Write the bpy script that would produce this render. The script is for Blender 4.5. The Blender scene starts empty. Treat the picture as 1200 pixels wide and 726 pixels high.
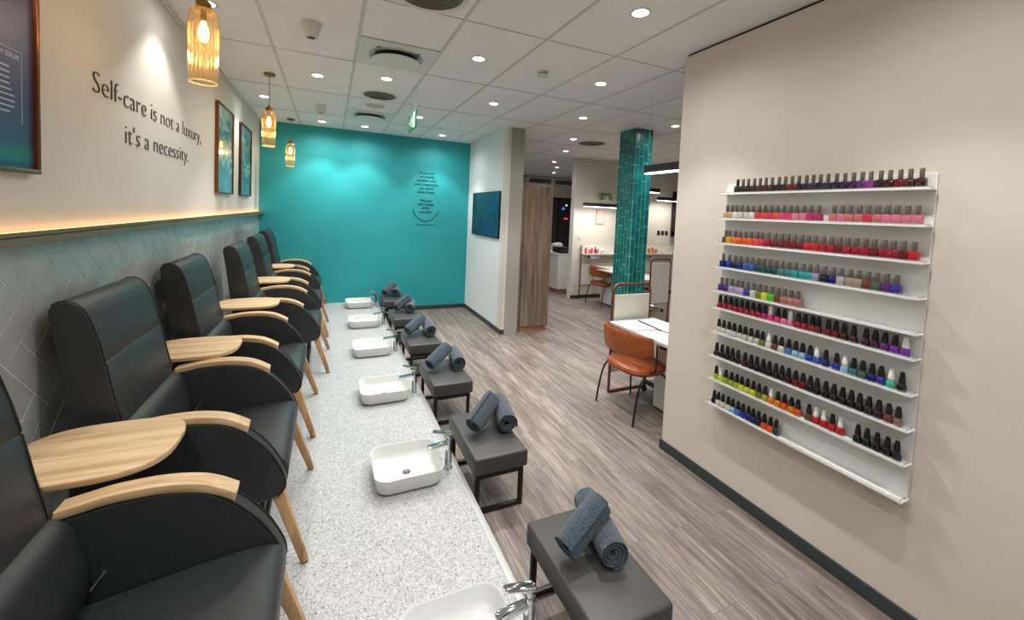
import bpy, bmesh, math, random
from mathutils import Vector, Matrix
R = random.Random(7)
PI = math.pi
C = bpy.context.scene.collection
sc = bpy.context.scene

# ------------------------------------------------------------------ camera, world, exposure
YAW, PIT, ROL = 0.4209, -0.0477, 0.0437
cam_d = bpy.data.cameras.new('camera'); cam = bpy.data.objects.new('camera', cam_d); C.objects.link(cam)
fw = Vector((math.sin(YAW)*math.cos(PIT), math.cos(YAW)*math.cos(PIT), math.sin(PIT)))
r0 = Vector((math.cos(YAW), -math.sin(YAW), 0)); u0 = r0.cross(fw)
rr = math.cos(ROL)*r0 + math.sin(ROL)*u0; uu = -math.sin(ROL)*r0 + math.cos(ROL)*u0
M = Matrix((rr, uu, -fw)).transposed().to_4x4(); M.translation = (0, 0, 1.775)
cam.matrix_world = M
cam_d.sensor_fit = 'HORIZONTAL'; cam_d.sensor_width = 36; cam_d.lens = 480.34/1200*36
cam_d.shift_x = -0.0003; cam_d.shift_y = -(363-272.46)/1200
cam_d.clip_start = 0.02; cam_d.clip_end = 60
sc.camera = cam
w = bpy.data.worlds.new('world'); sc.world = w; w.use_nodes = True
w.node_tree.nodes['Background'].inputs[0].default_value = (1, .98, .95, 1)
w.node_tree.nodes['Background'].inputs[1].default_value = .05
sc.view_settings.view_transform = 'Standard'; sc.view_settings.look = 'None'
sc.view_settings.exposure = 0.0; sc.view_settings.gamma = 1; sc.view_settings.use_curve_mapping = False
SPOT_W = 74; SPOT_COL = (1.0, .975, .94)

# ------------------------------------------------------------------ materials
def s2l(c): return tuple(((x/255)/12.92 if x/255 <= .04045 else ((x/255+.055)/1.055)**2.4) for x in c)
MC = {}
def mat(name, rgb, rough=.5, metal=0, coat=0, emit=0, spec=None, sheen=0, alpha=None):
    if name in MC: return MC[name]
    m = bpy.data.materials.new(name); m.use_nodes = True; b = m.node_tree.nodes['Principled BSDF']
    b.inputs['Base Color'].default_value = (*s2l(rgb), 1); b.inputs['Roughness'].default_value = rough
    b.inputs['Metallic'].default_value = metal; b.inputs['Coat Weight'].default_value = coat
    if spec is not None: b.inputs['Specular IOR Level'].default_value = spec
    if sheen: b.inputs['Sheen Weight'].default_value = sheen
    if emit: b.inputs['Emission Color'].default_value = (*s2l(rgb), 1); b.inputs['Emission Strength'].default_value = emit
    MC[name] = m; return m
class NB:
    def __init__(s, m): s.t = m.node_tree; s.b = s.t.nodes['Principled BSDF']
    def n(s, ty, **k):
        x = s.t.nodes.new(ty)
        for a, v in k.items():
            if a.startswith('_'): setattr(x, a[1:], v)
            else: x.inputs[a.replace('__', ' ')].default_value = v
        return x
    def l(s, a, b): s.t.links.new(a, b)
    def coord(s, scale=(1,1,1), rot=(0,0,0), loc=(0,0,0)):
        tc = s.t.nodes.new('ShaderNodeTexCoord'); mp = s.t.nodes.new('ShaderNodeMapping')
        mp.inputs['Scale'].default_value = scale; mp.inputs['Rotation'].default_value = rot; mp.inputs['Location'].default_value = loc
        s.l(tc.outputs['Object'], mp.inputs[0]); return mp.outputs[0]
    def ramp(s, fac, stops, interp='LINEAR'):
        r = s.t.nodes.new('ShaderNodeValToRGB'); r.color_ramp.interpolation = interp
        e = r.color_ramp.elements
        while len(e) < len(stops): e.new(.5)
        for i, (p, c) in enumerate(stops): e[i].position = p; e[i].color = (*s2l(c), 1)
        s.l(fac, r.inputs[0]); return r.outputs[0]
    def mix(s, f, a, b, mode='MIX'):
        m = s.t.nodes.new('ShaderNodeMix'); m.data_type = 'RGBA'; m.blend_type = mode
        for v, i in ((f, 0), (a, 6), (b, 7)):
            if isinstance(v, (int, float)): m.inputs[i].default_value = v
            elif isinstance(v, tuple): m.inputs[i].default_value = (*v, 1)
            else: s.l(v, m.inputs[i])
        return m.outputs[2]
    def bump(s, h, st=.2, d=.01):
        b = s.t.nodes.new('ShaderNodeBump'); b.inputs['Strength'].default_value = st; b.inputs['Distance'].default_value = d
        s.l(h, b.inputs['Height']); s.l(b.outputs[0], s.b.inputs['Normal'])

def noisy(name, rgb, rough=.5, scale=30, amt=.06, bump=.0, bs=200, **k):
    if name in MC: return MC[name]
    m = mat(name, rgb, rough, **k); N = NB(m); co = N.coord()
    no = N.n('ShaderNodeTexNoise', Scale=scale, Detail=3.0); N.l(co, no.inputs['Vector'])
    a = tuple(max(0, c*(1-amt)) for c in rgb); b2 = tuple(min(255, c*(1+amt)) for c in rgb)
    N.l(N.ramp(no.outputs['Fac'], [(.3, a), (.7, b2)]), N.b.inputs['Base Color'])
    if bump:
        n2 = N.n('ShaderNodeTexNoise', Scale=bs, Detail=3.0); N.l(co, n2.inputs['Vector']); N.bump(n2.outputs['Fac'], bump, .002)
    return m

M_floor = mat('floor_planks', (150,138,128), .5)
def _():
    N = NB(M_floor)
    co = N.coord(rot=(0, 0, PI/2), scale=(1, 1, 1))
    br = N.n('ShaderNodeTexBrick', Scale=1.0, Mortar__Size=.0012, Brick__Width=1.22, Row__Height=.18, Bias=0.0, _offset=.37)
    br.inputs['Color1'].default_value = (0, 0, 0, 1); br.inputs['Color2'].default_value = (1, 1, 1, 1); br.inputs['Mortar'].default_value = (.5, .5, .5, 1)
    N.l(co, br.inputs['Vector'])
    c2 = N.coord(scale=(22, 1.4, 1)); sep = N.n('ShaderNodeVectorMath', _operation='MULTIPLY_ADD')
    N.l(br.outputs['Color'], sep.inputs[0]); sep.inputs[1].default_value = (7, 9, 3); N.l(c2, sep.inputs[2])
    g = N.n('ShaderNodeTexNoise', Scale=1.0, Detail=7.0, Roughness=.62, Distortion=.6); N.l(sep.outputs[0], g.inputs['Vector'])
    g2 = N.n('ShaderNodeTexNoise', Scale=4.0, Detail=6.0, Roughness=.7, Distortion=.3); N.l(sep.outputs[0], g2.inputs['Vector'])
    base = N.ramp(g.outputs['Fac'], [(.28, (98,90,84)), (.43, (136,128,121)), (.57, (158,150,143)), (.72, (184,178,171))])
    fine = N.ramp(g2.outputs['Fac'], [(.36, (140,130,124)), (.6, (255,255,255))])
    c3 = N.coord(scale=(6, 1.0, 1)); g3 = N.n('ShaderNodeTexNoise', Scale=1.3, Detail=3.0); N.l(c3, g3.inputs['Vector'])
    blot = N.ramp(g3.outputs['Fac'], [(.3, (205,196,190)), (.65, (255,255,255))])
    c = N.mix(.55, base, fine, 'MULTIPLY'); c = N.mix(.8, c, blot, 'MULTIPLY')
    tone = N.ramp(br.outputs['Color'], [(0, (222,220,220)), (1, (255,252,250))]); c = N.mix(1.0, c, tone, 'MULTIPLY')
    c = N.mix(br.outputs['Fac'], c, s2l((100,90,82)))
    N.l(c, N.b.inputs['Base Color']); N.bump(g2.outputs['Fac'], .12, .002)
_()
M_terr = mat('terrazzo', (200,200,198), .32)
def _():
    N = NB(M_terr); co = N.coord()
    v = N.n('ShaderNodeTexVoronoi', Scale=165.0); N.l(co, v.inputs['Vector'])
    bw = N.n('ShaderNodeRGBToBW'); N.l(v.outputs['Color'], bw.inputs[0])
    base = N.ramp(bw.outputs[0], [(0, (128,129,130)), (.22, (152,154,155)), (.5, (168,170,171)), (.8, (190,192,192)), (1, (178,176,173))])
    v2 = N.n('ShaderNodeTexVoronoi', Scale=80.0); N.l(co, v2.inputs['Vector'])
    bw2 = N.n('ShaderNodeRGBToBW'); N.l(v2.outputs['Color'], bw2.inputs[0])
    gt = N.n('ShaderNodeMath', _operation='GREATER_THAN'); N.l(bw2.outputs[0], gt.inputs[0]); gt.inputs[1].default_value = .70
    lt = N.n('ShaderNodeMath', _operation='LESS_THAN'); N.l(v2.outputs['Distance'], lt.inputs[0]); lt.inputs[1].default_value = .27
    mu = N.n('ShaderNodeMath', _operation='MULTIPLY'); N.l(gt.outputs[0], mu.inputs[0]); N.l(lt.outputs[0], mu.inputs[1])
    dark = N.ramp(bw.outputs[0], [(0, (44,44,46)), (.6, (88,86,85)), (1, (128,124,120))])
    N.l(N.mix(mu.outputs[0], base, dark), N.b.inputs['Base Color'])
_()
def woodmat(name, lo, mid, hi, axis=0, sc_=1.0, rough=.45):
    if name in MC: return MC[name]
    m = mat(name, mid, rough); N = NB(m); s = [26*sc_]*3; s[axis] = 1.6*sc_
    co = N.coord(scale=tuple(s)); g = N.n('ShaderNodeTexNoise', Scale=1.0, Detail=6.0, Roughness=.6, Distortion=.8); N.l(co, g.inputs['Vector'])
    N.l(N.ramp(g.outputs['Fac'], [(.3, lo), (.5, mid), (.7, hi)]), N.b.inputs['Base Color']); N.bump(g.outputs['Fac'], .06, .001)
    return m
M_oak = woodmat('light_oak', (178,146,106), (204,174,134), (222,196,160), 0)
M_oakleg = woodmat('light_oak_leg', (150,112,72), (182,143,98), (205,168,122), 2)
M_cab = woodmat('grey_brown_woodgrain', (92,78,66), (122,105,90), (150,132,115), 2, .9)
M_kick = woodmat('copper_wood', (140,92,66), (165,112,84), (185,132,102), 0)
M_vinyl = noisy('black_vinyl', (41,44,46), .45, 40, .04, .06, 500, spec=.45)
M_vinyl2 = noisy('charcoal_vinyl', (62,62,62), .45, 40, .03, .05, 500)
M_pipe = mat('black_piping', (20,22,24), .4)
M_tan = noisy('tan_leather', (156,80,40), .38, 25, .10, .05, 300)
M_teal = noisy('teal_paint', (38,160,166), .6, 2, .01)
M_beige = noisy('beige_paint', (213,204,193), .6, 2, .012)
M_ivory = noisy('ivory_paint', (218,212,200), .6, 2, .012)
M_white = noisy('white_paint', (230,232,234), .55, 3, .01)
M_grey = noisy('grey_trim_paint', (164,162,152), .55, 3, .01)
M_gloss = mat('white_lacquer', (226,227,225), .25)
M_cream = mat('cream_laminate', (226,224,212), .35)
M_skirt = mat('slate_skirting', (52,60,64), .45)
M_alu = mat('brushed_trim', (172,174,174), .4, .35)
M_cer = mat('white_ceramic', (214,217,215), .09, coat=.5)
M_chrome = mat('chrome', (205,208,210), .08, 1.0)
M_blk = mat('black_metal', (18,18,19), .4)
M_dark = mat('dark_plastic', (14,14,16), .35)
M_rose = mat('rose_brown_metal', (128,74,60), .3, .6)
M_brass = mat('aged_brass', (150,118,60), .3, 1.0)
M_ceil = noisy('ceiling_tile', (232,231,231), .7, 3, .01)
M_bar = mat('ceiling_bar', (206,202,192), .4)
M_shadow = mat('ceiling_joint_shadow', (158,154,148), .8)
M_ceilw = mat('white_ceiling_fitting', (214,216,212), .5)
M_lamp = mat('lamp_diffuser', (255,250,240), .5, emit=14)
M_linear = mat('linear_lamp_diffuser', (255,252,246), .5, emit=9)
M_strip = mat('warm_led_strip', (255,192,122), .5, emit=4.2)
M_letter = mat('dark_plum_lettering', (58,34,38), .35)
M_teall = mat('dark_teal_lettering', (6,62,72), .5)
M_tile = noisy('grey_glazed_tile', (170,176,174), .22, 6, .05, .05, 8, coat=.3)
M_grout = mat('light_grout', (236,236,232), .8)
M_copper = mat('copper_frame', (140,78,40), .25, .8)
M_copperd = mat('dark_bronze_frame', (70,44,36), .35, .5)
M_paper = mat('white_paper', (222,223,225), .6)
M_desk = mat('desk_laminate', (200,199,196), .35)
M_towel = noisy('slate_blue_towel', (50,64,76), .95, 120, .42, .9, 420, sheen=.25)
def _():
    N = NB(M_towel); co = N.coord(); v = N.n('ShaderNodeTexVoronoi', Scale=340.0); N.l(co, v.inputs['Vector']); N.bump(v.outputs['Distance'], .9, .004)
_()
M_ctile = mat('teal_glazed_tile', (8,92,96), .22, coat=.2)
def _():
    N = NB(M_ctile); co = N.coord(); g = N.n('ShaderNodeTexNoise', Scale=5.0, Detail=2.0); N.l(co, g.inputs['Vector'])
    N.l(N.ramp(g.outputs['Fac'], [(.3, (6,86,88)), (.55, (14,112,110)), (.75, (30,138,130))]), N.b.inputs['Base Color'])
_()
M_cgrout = mat('pale_teal_grout', (165,215,205), .8)
# amber ribbed glass
M_amber = bpy.data.materials.new('amber_ribbed_glass'); M_amber.use_nodes = True
def _():
    t = M_amber.node_tree; t.nodes.clear(); o = t.nodes.new('ShaderNodeOutputMaterial')
    tr = t.nodes.new('ShaderNodeBsdfTransparent'); tr.inputs[0].default_value = (1, .90, .74, 1)
    tl = t.nodes.new('ShaderNodeBsdfTranslucent'); tl.inputs[0].default_value = (1, .70, .34, 1)
    gl = t.nodes.new('ShaderNodeBsdfGlossy'); gl.inputs[0].default_value = (1, .84, .62, 1); gl.inputs[1].default_value = .10
    m1 = t.nodes.new('ShaderNodeMixShader'); m1.inputs[0].default_value = .07; t.links.new(tr.outputs[0], m1.inputs[1]); t.links.new(tl.outputs[0], m1.inputs[2])
    lw = t.nodes.new('ShaderNodeLayerWeight'); lw.inputs[0].default_value = .5
    m2 = t.nodes.new('ShaderNodeMixShader'); t.links.new(lw.outputs['Facing'], m2.inputs[0]); t.links.new(m1.outputs[0], m2.inputs[1]); t.links.new(gl.outputs[0], m2.inputs[2])
    t.links.new(m2.outputs[0], o.inputs[0])
_()
M_bulb = mat('glowing_bulb', (255,205,120), .4, emit=14)

# ------------------------------------------------------------------ mesh helpers
def obj(name, bm, m, parent=None, loc=None, smooth=None):
    me = bpy.data.meshes.new(name); bm.normal_update(); bm.to_mesh(me); bm.free()
    for x in (m if isinstance(m, (list, tuple)) else [m]): me.materials.append(x)
    o = bpy.data.objects.new(name, me); C.objects.link(o)
    if parent: o.parent = parent
    if loc: o.location = loc
    if smooth is not False:
        ang = math.radians(38 if smooth is None else smooth)
        for p in me.polygons: p.use_smooth = True
        try: me.set_sharp_from_angle(angle=ang)
        except Exception: pass
    return o
def tag(o, label=None, cat=None, group=None, kind=None):
    if label: o['label'] = label
    if cat: o['category'] = cat
    if group: o['group'] = group
    if kind: o['kind'] = kind
    return o
def thing(name, label, cat, loc=(0,0,0), rz=0, group=None):
    o = bpy.data.objects.new(name, None); C.objects.link(o); o.location = loc; o.rotation_euler = (0, 0, rz); o.empty_display_size = .1
    return tag(o, label, cat, group)
def struct(name, bm, m, parent=None, **k):
    o = obj(name, bm, m, parent, **k); o['kind'] = 'structure'; return o
def dup(root, loc=None, rz=None, label=None, group=None):
    r = root.copy(); C.objects.link(r)
    if loc is not None: r.location = loc
    if rz is not None: r.rotation_euler = (0, 0, rz)
    if label: r['label'] = label
    if group: r['group'] = group
    for ch in list(root.children):
        c = ch.copy(); C.objects.link(c); c.parent = r
        for g in ch.children:
            d = g.copy(); C.objects.link(d); d.parent = c
    return r
def B(): return bmesh.new()
def box(bm, x0, x1, y0, y1, z0, z1, bev=0, seg=2, mi=0):
    vs = [bm.verts.new((x, y, z)) for z in (z0, z1) for y in (y0, y1) for x in (x0, x1)]
    fs = [bm.faces.new([vs[i] for i in q]) for q in ((0,2,3,1), (4,5,7,6), (0,1,5,4), (2,6,7,3), (0,4,6,2), (1,3,7,5))]
    for f in fs: f.material_index = mi
    if bev:
        es = list({e for f in fs for e in f.edges})
        r = bmesh.ops.bevel(bm, geom=es, offset=bev, segments=seg, profile=.5, affect='EDGES', clamp_overlap=True)
        for f in r['faces']: f.material_index = mi
    return bm
def prism(bm, prof, a0, a1, axis='y', bev=0, seg=3):
    """closed profile extruded along an axis; prof in (x,z) for y, (x,y) for z, (y,z) for x; end rims bevelled"""
    def p(u, v, a): return {'y': (u, a, v), 'z': (u, v, a), 'x': (a, u, v)}[axis]
    A = [bm.verts.new(p(u, v, a0)) for u, v in prof]; Bv = [bm.verts.new(p(u, v, a1)) for u, v in prof]
    n = len(prof); fa = bm.faces.new(A); fb = bm.faces.new(Bv[::-1]); fs = [fa, fb]
    for i in range(n): fs.append(bm.faces.new((A[i], Bv[i], Bv[(i+1) % n], A[(i+1) % n])))
    bmesh.ops.recalc_face_normals(bm, faces=fs)
    if bev:
        es = list(fa.edges)+list(fb.edges)
        bmesh.ops.bevel(bm, geom=es, offset=bev, segments=seg, profile=.5, affect='EDGES', clamp_overlap=True)
    return bm
def lathe(bm, prof, n=24, c=(0,0,0), f=None, cap0=True, cap1=True):
    rings = []
    for r, z in prof:
        rings.append([bm.verts.new((c[0]+(r*(f(2*PI*k/n) if f else 1))*math.cos(2*PI*k/n), c[1]+(r*(f(2*PI*k/n) if f else 1))*math.sin(2*PI*k/n), c[2]+z)) for k in range(n)])
    fs = []
    for a, b in zip(rings, rings[1:]):
        for k in range(n): fs.append(bm.faces.new((a[k], a[(k+1) % n], b[(k+1) % n], b[k])))
    if cap0: fs.append(bm.faces.new(rings[0][::-1]))
    if cap1: fs.append(bm.faces.new(rings[-1]))
    bmesh.ops.recalc_face_normals(bm, faces=fs) if (cap0 and cap1) else None
    return bm
def tube(bm, pts, r, n=10, caps=True):
    P_ = [Vector(p) for p in pts]; rad = r if isinstance(r, (list, tuple)) else [r]*len(P_)
    rings = []; up = Vector((0, 0, 1))
    for i, p in enumerate(P_):
        t = (P_[min(i+1, len(P_)-1)]-P_[max(i-1, 0)]).normalized()
        if i == 0:
            up = Vector((0, 0, 1)) if abs(t.z) < .95 else Vector((1, 0, 0))
        s = t.cross(up).normalized(); up = s.cross(t).normalized()
        rings.append([bm.verts.new(p+rad[i]*(math.cos(2*PI*k/n)*s+math.sin(2*PI*k/n)*up)) for k in range(n)])
    for a, b in zip(rings, rings[1:]):
        for k in range(n): bm.faces.new((a[k], a[(k+1) % n], b[(k+1) % n], b[k]))
    if caps: bm.faces.new(rings[0][::-1]); bm.faces.new(rings[-1])
    bmesh.ops.recalc_face_normals(bm, faces=bm.faces[:])
    return bm
def sqbar(bm, a, b, w, d=None, taper=1.0):
    """four sided bar from a to b"""
    d = d or w; a, b = Vector(a), Vector(b); t = (b-a).normalized()
    s = t.cross(Vector((0, 1, 0)) if abs(t.y) < .9 else Vector((1, 0, 0))).normalized(); v = s.cross(t).normalized()
    vs = []
    for p, k in ((a, 1), (b, taper)):
        for q, e in ((-1, -1), (1, -1), (1, 1), (-1, 1)): vs.append(bm.verts.new(p+s*q*w*.5*k+v*e*d*.5*k))
    fs = [bm.faces.new([vs[i] for i in q]) for q in ((3,2,1,0), (4,5,6,7), (0,1,5,4), (1,2,6,5), (2,3,7,6), (3,0,4,7))]
    bmesh.ops.recalc_face_normals(bm, faces=fs)
    es = list({e for f in fs for e in f.edges}); bmesh.ops.bevel(bm, geom=es, offset=min(w, d)*.14, segments=2, profile=.5, affect='EDGES')
    return bm
def rrect(w, d, r, n=6, cx=0, cy=0):
    out = []
    for sx, sy, a0 in ((1, 1, 0), (-1, 1, PI/2), (-1, -1, PI), (1, -1, 1.5*PI)):
        for k in range(n+1):
            a = a0+PI/2*k/n; out.append((cx+sx*(w/2-r)+r*math.cos(a), cy+sy*(d/2-r)+r*math.sin(a)))
    return out
def loft(bm, rings, cap0=True, cap1=True):
    L = [[bm.verts.new(p) for p in rg] for rg in rings]; n = len(L[0])
    for a, b in zip(L, L[1:]):
        for k in range(n): bm.faces.new((a[k], a[(k+1) % n], b[(k+1) % n], b[k]))
    if cap0: bm.faces.new(L[0][::-1])
    if cap1: bm.faces.new(L[-1])
    return bm
def smoothpath(pts, k=6):
    """Catmull-Rom through 2d/3d points"""
    P_ = [Vector(p) for p in pts]; out = []
    for i in range(len(P_)-1):
        p0 = P_[max(i-1, 0)]; p1 = P_[i]; p2 = P_[i+1]; p3 = P_[min(i+2, len(P_)-1)]
        for j in range(k):
            t = j/k; out.append(.5*((2*p1)+(p2-p0)*t+(2*p0-5*p1+4*p2-p3)*t*t+(3*p1-p0-3*p2+p3)*t**3))
    out.append(P_[-1]); return [tuple(v) for v in out]
def text_mesh(txt, size, m, name, align='LEFT', bold=0.0, depth=.002, xscale=1.0):
    cu = bpy.data.curves.new(name, 'FONT'); cu.body = txt; cu.size = size; cu.align_x = align; cu.extrude = depth; cu.offset = bold; cu.resolution_u = 3
    o = bpy.data.objects.new(name, cu); C.objects.link(o)
    dg = bpy.context.evaluated_depsgraph_get(); me = bpy.data.meshes.new_from_object(o.evaluated_get(dg))
    C.objects.unlink(o); bpy.data.objects.remove(o)
    for v in me.vertices: v.co.x *= xscale
    me.materials.clear(); me.materials.append(m)
    n = bpy.data.objects.new(name, me); C.objects.link(n); return n
ORD = ['first','second','third','fourth','fifth','sixth','seventh','eighth','ninth','tenth','eleventh','twelfth','thirteenth','fourteenth','fifteenth','sixteenth','seventeenth','eighteenth','nineteenth','twentieth','twenty-first','twenty-second','twenty-third','twenty-fourth','twenty-fifth','twenty-sixth','twenty-seventh']

# ------------------------------------------------------------------ shell
H = 3.0; LW = -.975; RW = 2.395; TY = 7.2; FY = 12.1; EX = 8.4; BY = -2.6
bm = B(); box(bm, LW-.3, EX+.2, BY-.2, FY+.2, -.12, 0); struct('floor', bm, M_floor, smooth=False)
bm = B(); box(bm, LW-.3, EX+.2, BY-.2, FY+.2, H, H+.12); struct('ceiling', bm, M_ceil, smooth=False)
# ceiling grid: tile edge shadow painted as darker strips, with a pale bar between tiles
xs = [-.4315+.6*i for i in range(0, 15)]; ys = [2.609+1.2*j for j in range(-4, 9)]
bm = B()
for x in xs: box(bm, x-.010, x+.010, BY, FY, H-.001, H+.001, mi=0); box(bm, x-.007, x+.007, BY, FY, H-.002, H, mi=1)
for y in ys: box(bm, LW, EX, y-.006, y+.006, H-.0012, H+.001, mi=0); box(bm, LW, EX, y-.0025, y+.0025, H-.0035, H, mi=1)
box(bm, .1685, .7685, 3.209-.006, 3.209+.006, H-.0012, H, mi=0)
struct('trim_1', bm, [M_shadow, M_bar], smooth=False)
bm = B(); box(bm, LW, LW+.018, BY, TY, H-.03, H, .003, 1); struct('trim_2', bm, M_bar)
# left wall, ledge and herringbone tiles
bm = B(); box(bm, LW-.2, LW, BY, TY+.01, 0, H); wl = struct('wall_left', bm, M_ivory, smooth=False)
bm = B(); box(bm, LW, LW+.006, BY, TY, .19, 1.60, mi=1)
def clip(poly, x0, x1, y0, y1):
    for ax, lim, sg in ((0, x0, 1), (0, x1, -1), (1, y0, 1), (1, y1, -1)):
        out = []
        for i, p in enumerate(poly):
            q = poly[(i+1) % len(poly)]; ip = (p[ax]-lim)*sg >= 0; iq = (q[ax]-lim)*sg >= 0
            if ip: out.append(p)
            if ip != iq:
                t = (lim-p[ax])/(q[ax]-p[ax]); out.append((p[0]+t*(q[0]-p[0]), p[1]+t*(q[1]-p[1])))
        poly = out
        if len(poly) < 3: return None
    return poly
Wt = .1; g = .0024; ca = math.cos(-PI/4); sa = math.sin(-PI/4)
for m_ in range(-22, 32):
    for k in range(-90, 95):
        for (tx, ty, tw, th) in ((k+3*m_, k-3*m_, 3, 1), (3+k+3*m_, -2+k-3*m_, 1, 3)):
            q = [(tx*Wt+g, ty*Wt+g), ((tx+tw)*Wt-g, ty*Wt+g), ((tx+tw)*Wt-g, (ty+th)*Wt-g), (tx*Wt+g, (ty+th)*Wt-g)]
            q = [(1.893+a*ca-b*sa, 1.186+a*sa+b*ca) for a, b in q]
            cx = sum(a for a, _ in q)/4; cy = sum(b for _, b in q)/4
            if not (-.9 < cx < TY+.3 and 0 < cy < 1.8): continue
            q = clip(q, -.6, TY-.002, .20, 1.598)
            if not q: continue
            t1 = R.uniform(-.0003, .0003); t2 = R.uniform(-.0003, .0003)
            top = [bm.verts.new((LW+.0080+(t1 if i % 2 else t2), a, b)) for i, (a, b) in enumerate(q)]; bot = [bm.verts.new((LW+.005, a, b)) for a, b in q]
            f = bm.faces.new(top); n = len(q)
            for i in range(n): bm.faces.new((top[i], bot[i], bot[(i+1) % n], top[(i+1) % n]))
bmesh.ops.recalc_face_normals(bm, faces=bm.faces[:])
struct('trim_3', bm, [M_tile, M_grout], smooth=False)
# ledge with upstand lip and warm LED strip behind it
bm = B(); box(bm, LW, -.90, BY, TY, 1.60, 1.632, .002, 1); box(bm, -.908, -.90, BY, TY, 1.625, 1.645, .002, 1)
M_ledge = noisy('ledge_taupe', (112,102,80), .4, 5, .03)
struct('trim_4', bm, M_ledge)
bm = B(); box(bm, LW+.012, LW+.03, BY+.1, TY-.02, 1.632, 1.638, .001, 1); led = obj('led_strip', bm, M_strip)
tag(led, 'warm glowing LED strip running along the top of the tiled wall ledge', 'light strip')
# teal wall
bm = B(); box(bm, LW-.1, 2.33, TY, TY+.15, 0, H); struct('wall_back', bm, M_teal, smooth=False)
bm = B(); box(bm, .77, 2.32, TY-.012, TY, 0, .07, .002, 1); struct('baseboard_back', bm, M_skirt)
# white partition with television recess lines, beige end strip, grey end face
bm = B(); box(bm, 2.32, 2.57, 5.44, FY, 0, H, mi=0)
box(bm, 2.3165, 2.321, 5.60, TY, .068, 1.355, .001, 1, mi=0); box(bm, 2.3165, 2.321, 5.60, TY, 1.370, 2.112, .001, 1, mi=0); box(bm, 2.3165, 2.321, 5.60, TY, 2.127, H, .001, 1, mi=0)
box(bm, 2.314, 2.321, 5.436, 5.595, .068, H, .001, 1, mi=1); box(bm, 2.36, 2.57, 5.434, 5.442, 0, H, 0, 1, mi=2); box(bm, 2.314, 2.36, 5.434, 5.442, .068, H, 0, 1, mi=1)
struct('wall_partition', bm, [M_white, M_ivory, M_grey], smooth=False)
bm = B(); box(bm, 2.303, 2.318, 5.43, TY-.01, 0, .07, .002, 1); box(bm, 2.303, 2.36, 5.424, 5.436, 0, .07, .002, 1); struct('baseboard_partition', bm, M_skirt)
# right wall with the rack
bm = B(); box(bm, RW, RW+.12, BY, 2.335, 0, H-.018, mi=0); box(bm, RW+.012, RW+.108, BY, 2.323, H-.018, H, mi=1)  # inset along the top is coloured dark for the ceiling shadow gap
struct('wall_right', bm, [M_beige, M_dark], smooth=False)
bm = B(); box(bm, RW-.012, RW, BY, 2.347, 0, .075, .002, 1); box(bm, RW-.012, RW+.12, 2.335, 2.347, 0, .075, .002, 1); struct('baseboard_right', bm, M_skirt)
# other enclosing walls
bm = B(); box(bm, LW-.2, EX+.2, BY-.15, BY, 0, H); struct('wall_front', bm, M_beige, smooth=False)
bm = B(); box(bm, EX, EX+.15, BY, FY, 0, H); struct('wall_outer', bm, M_ivory, smooth=False)
bm = B(); box(bm, 2.5, 6.2, FY, FY+.15, 0, H); box(bm, 6.2, EX, FY, FY+.15, 2.37, H); box(bm, 6.2, EX, FY-.06, FY, 2.37, 2.50, .003, 1); struct('wall_far', bm, M_beige, smooth=False)
bm = B(); box(bm, 4.74, EX, 7.42, 7.56, 0, H, mi=0); box(bm, 4.733, 4.741, 7.413, 7.56, 0, H, mi=1); struct('wall_station', bm, [M_ivory, M_white], smooth=False)
bm = B(); box(bm, 4.735, EX, 7.407, 7.42, 0, .075, .002, 1); struct('baseboard_station', bm, M_skirt)
# night window at the far end
bm = B()
for x in (6.2, 7.1, 8.34): box(bm, x, x+.05, FY+.02, FY+.07, 0, 2.37, .003, 1)
box(bm, 6.2, EX, FY+.02, FY+.07, 2.32, 2.37, .003, 1); wn = struct('window_1', bm, M_dark)
M_night = mat('dark_night_glass', (8,9,18), .08, coat=.5)
bm = B(); box(bm, 6.25, 8.38, FY+.04, FY+.05, .0, 2.33); struct('window_glass', bm, M_night, wn, smooth=False)
for (x, z, rw, rh, col, e, nm) in ((7.30, 2.00, .11, .10, (60,110,190), .9, 'blue'), (7.42, 2.12, .06, .05, (210,235,255), 1.6, 'pale blue'), (7.42, 1.66, .16, .05, (230,50,100), 1.2, 'pink')):
    bm = B(); prism(bm, rrect(rw, rh, min(rw, rh)*.45, 4, x, z), FY+.020, FY+.038, 'y', 0)
    tag(obj('window_sign', bm, mat('lit_sign_'+nm, col, .4, emit=e)), 'small %s lit sign glowing in the dark far window' % nm, 'sign')

# platform
bm = B(); box(bm, LW, .735, BY, TY, 0, .19, mi=0); box(bm, .735, .770, BY, TY, 0, .1905, .003, 2, mi=1); box(bm, .7335, .7365, BY, TY, .185, .1915, .0005, 1, mi=1)
pl = struct('trim_5', bm, [M_terr, M_alu], smooth=30)

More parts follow.
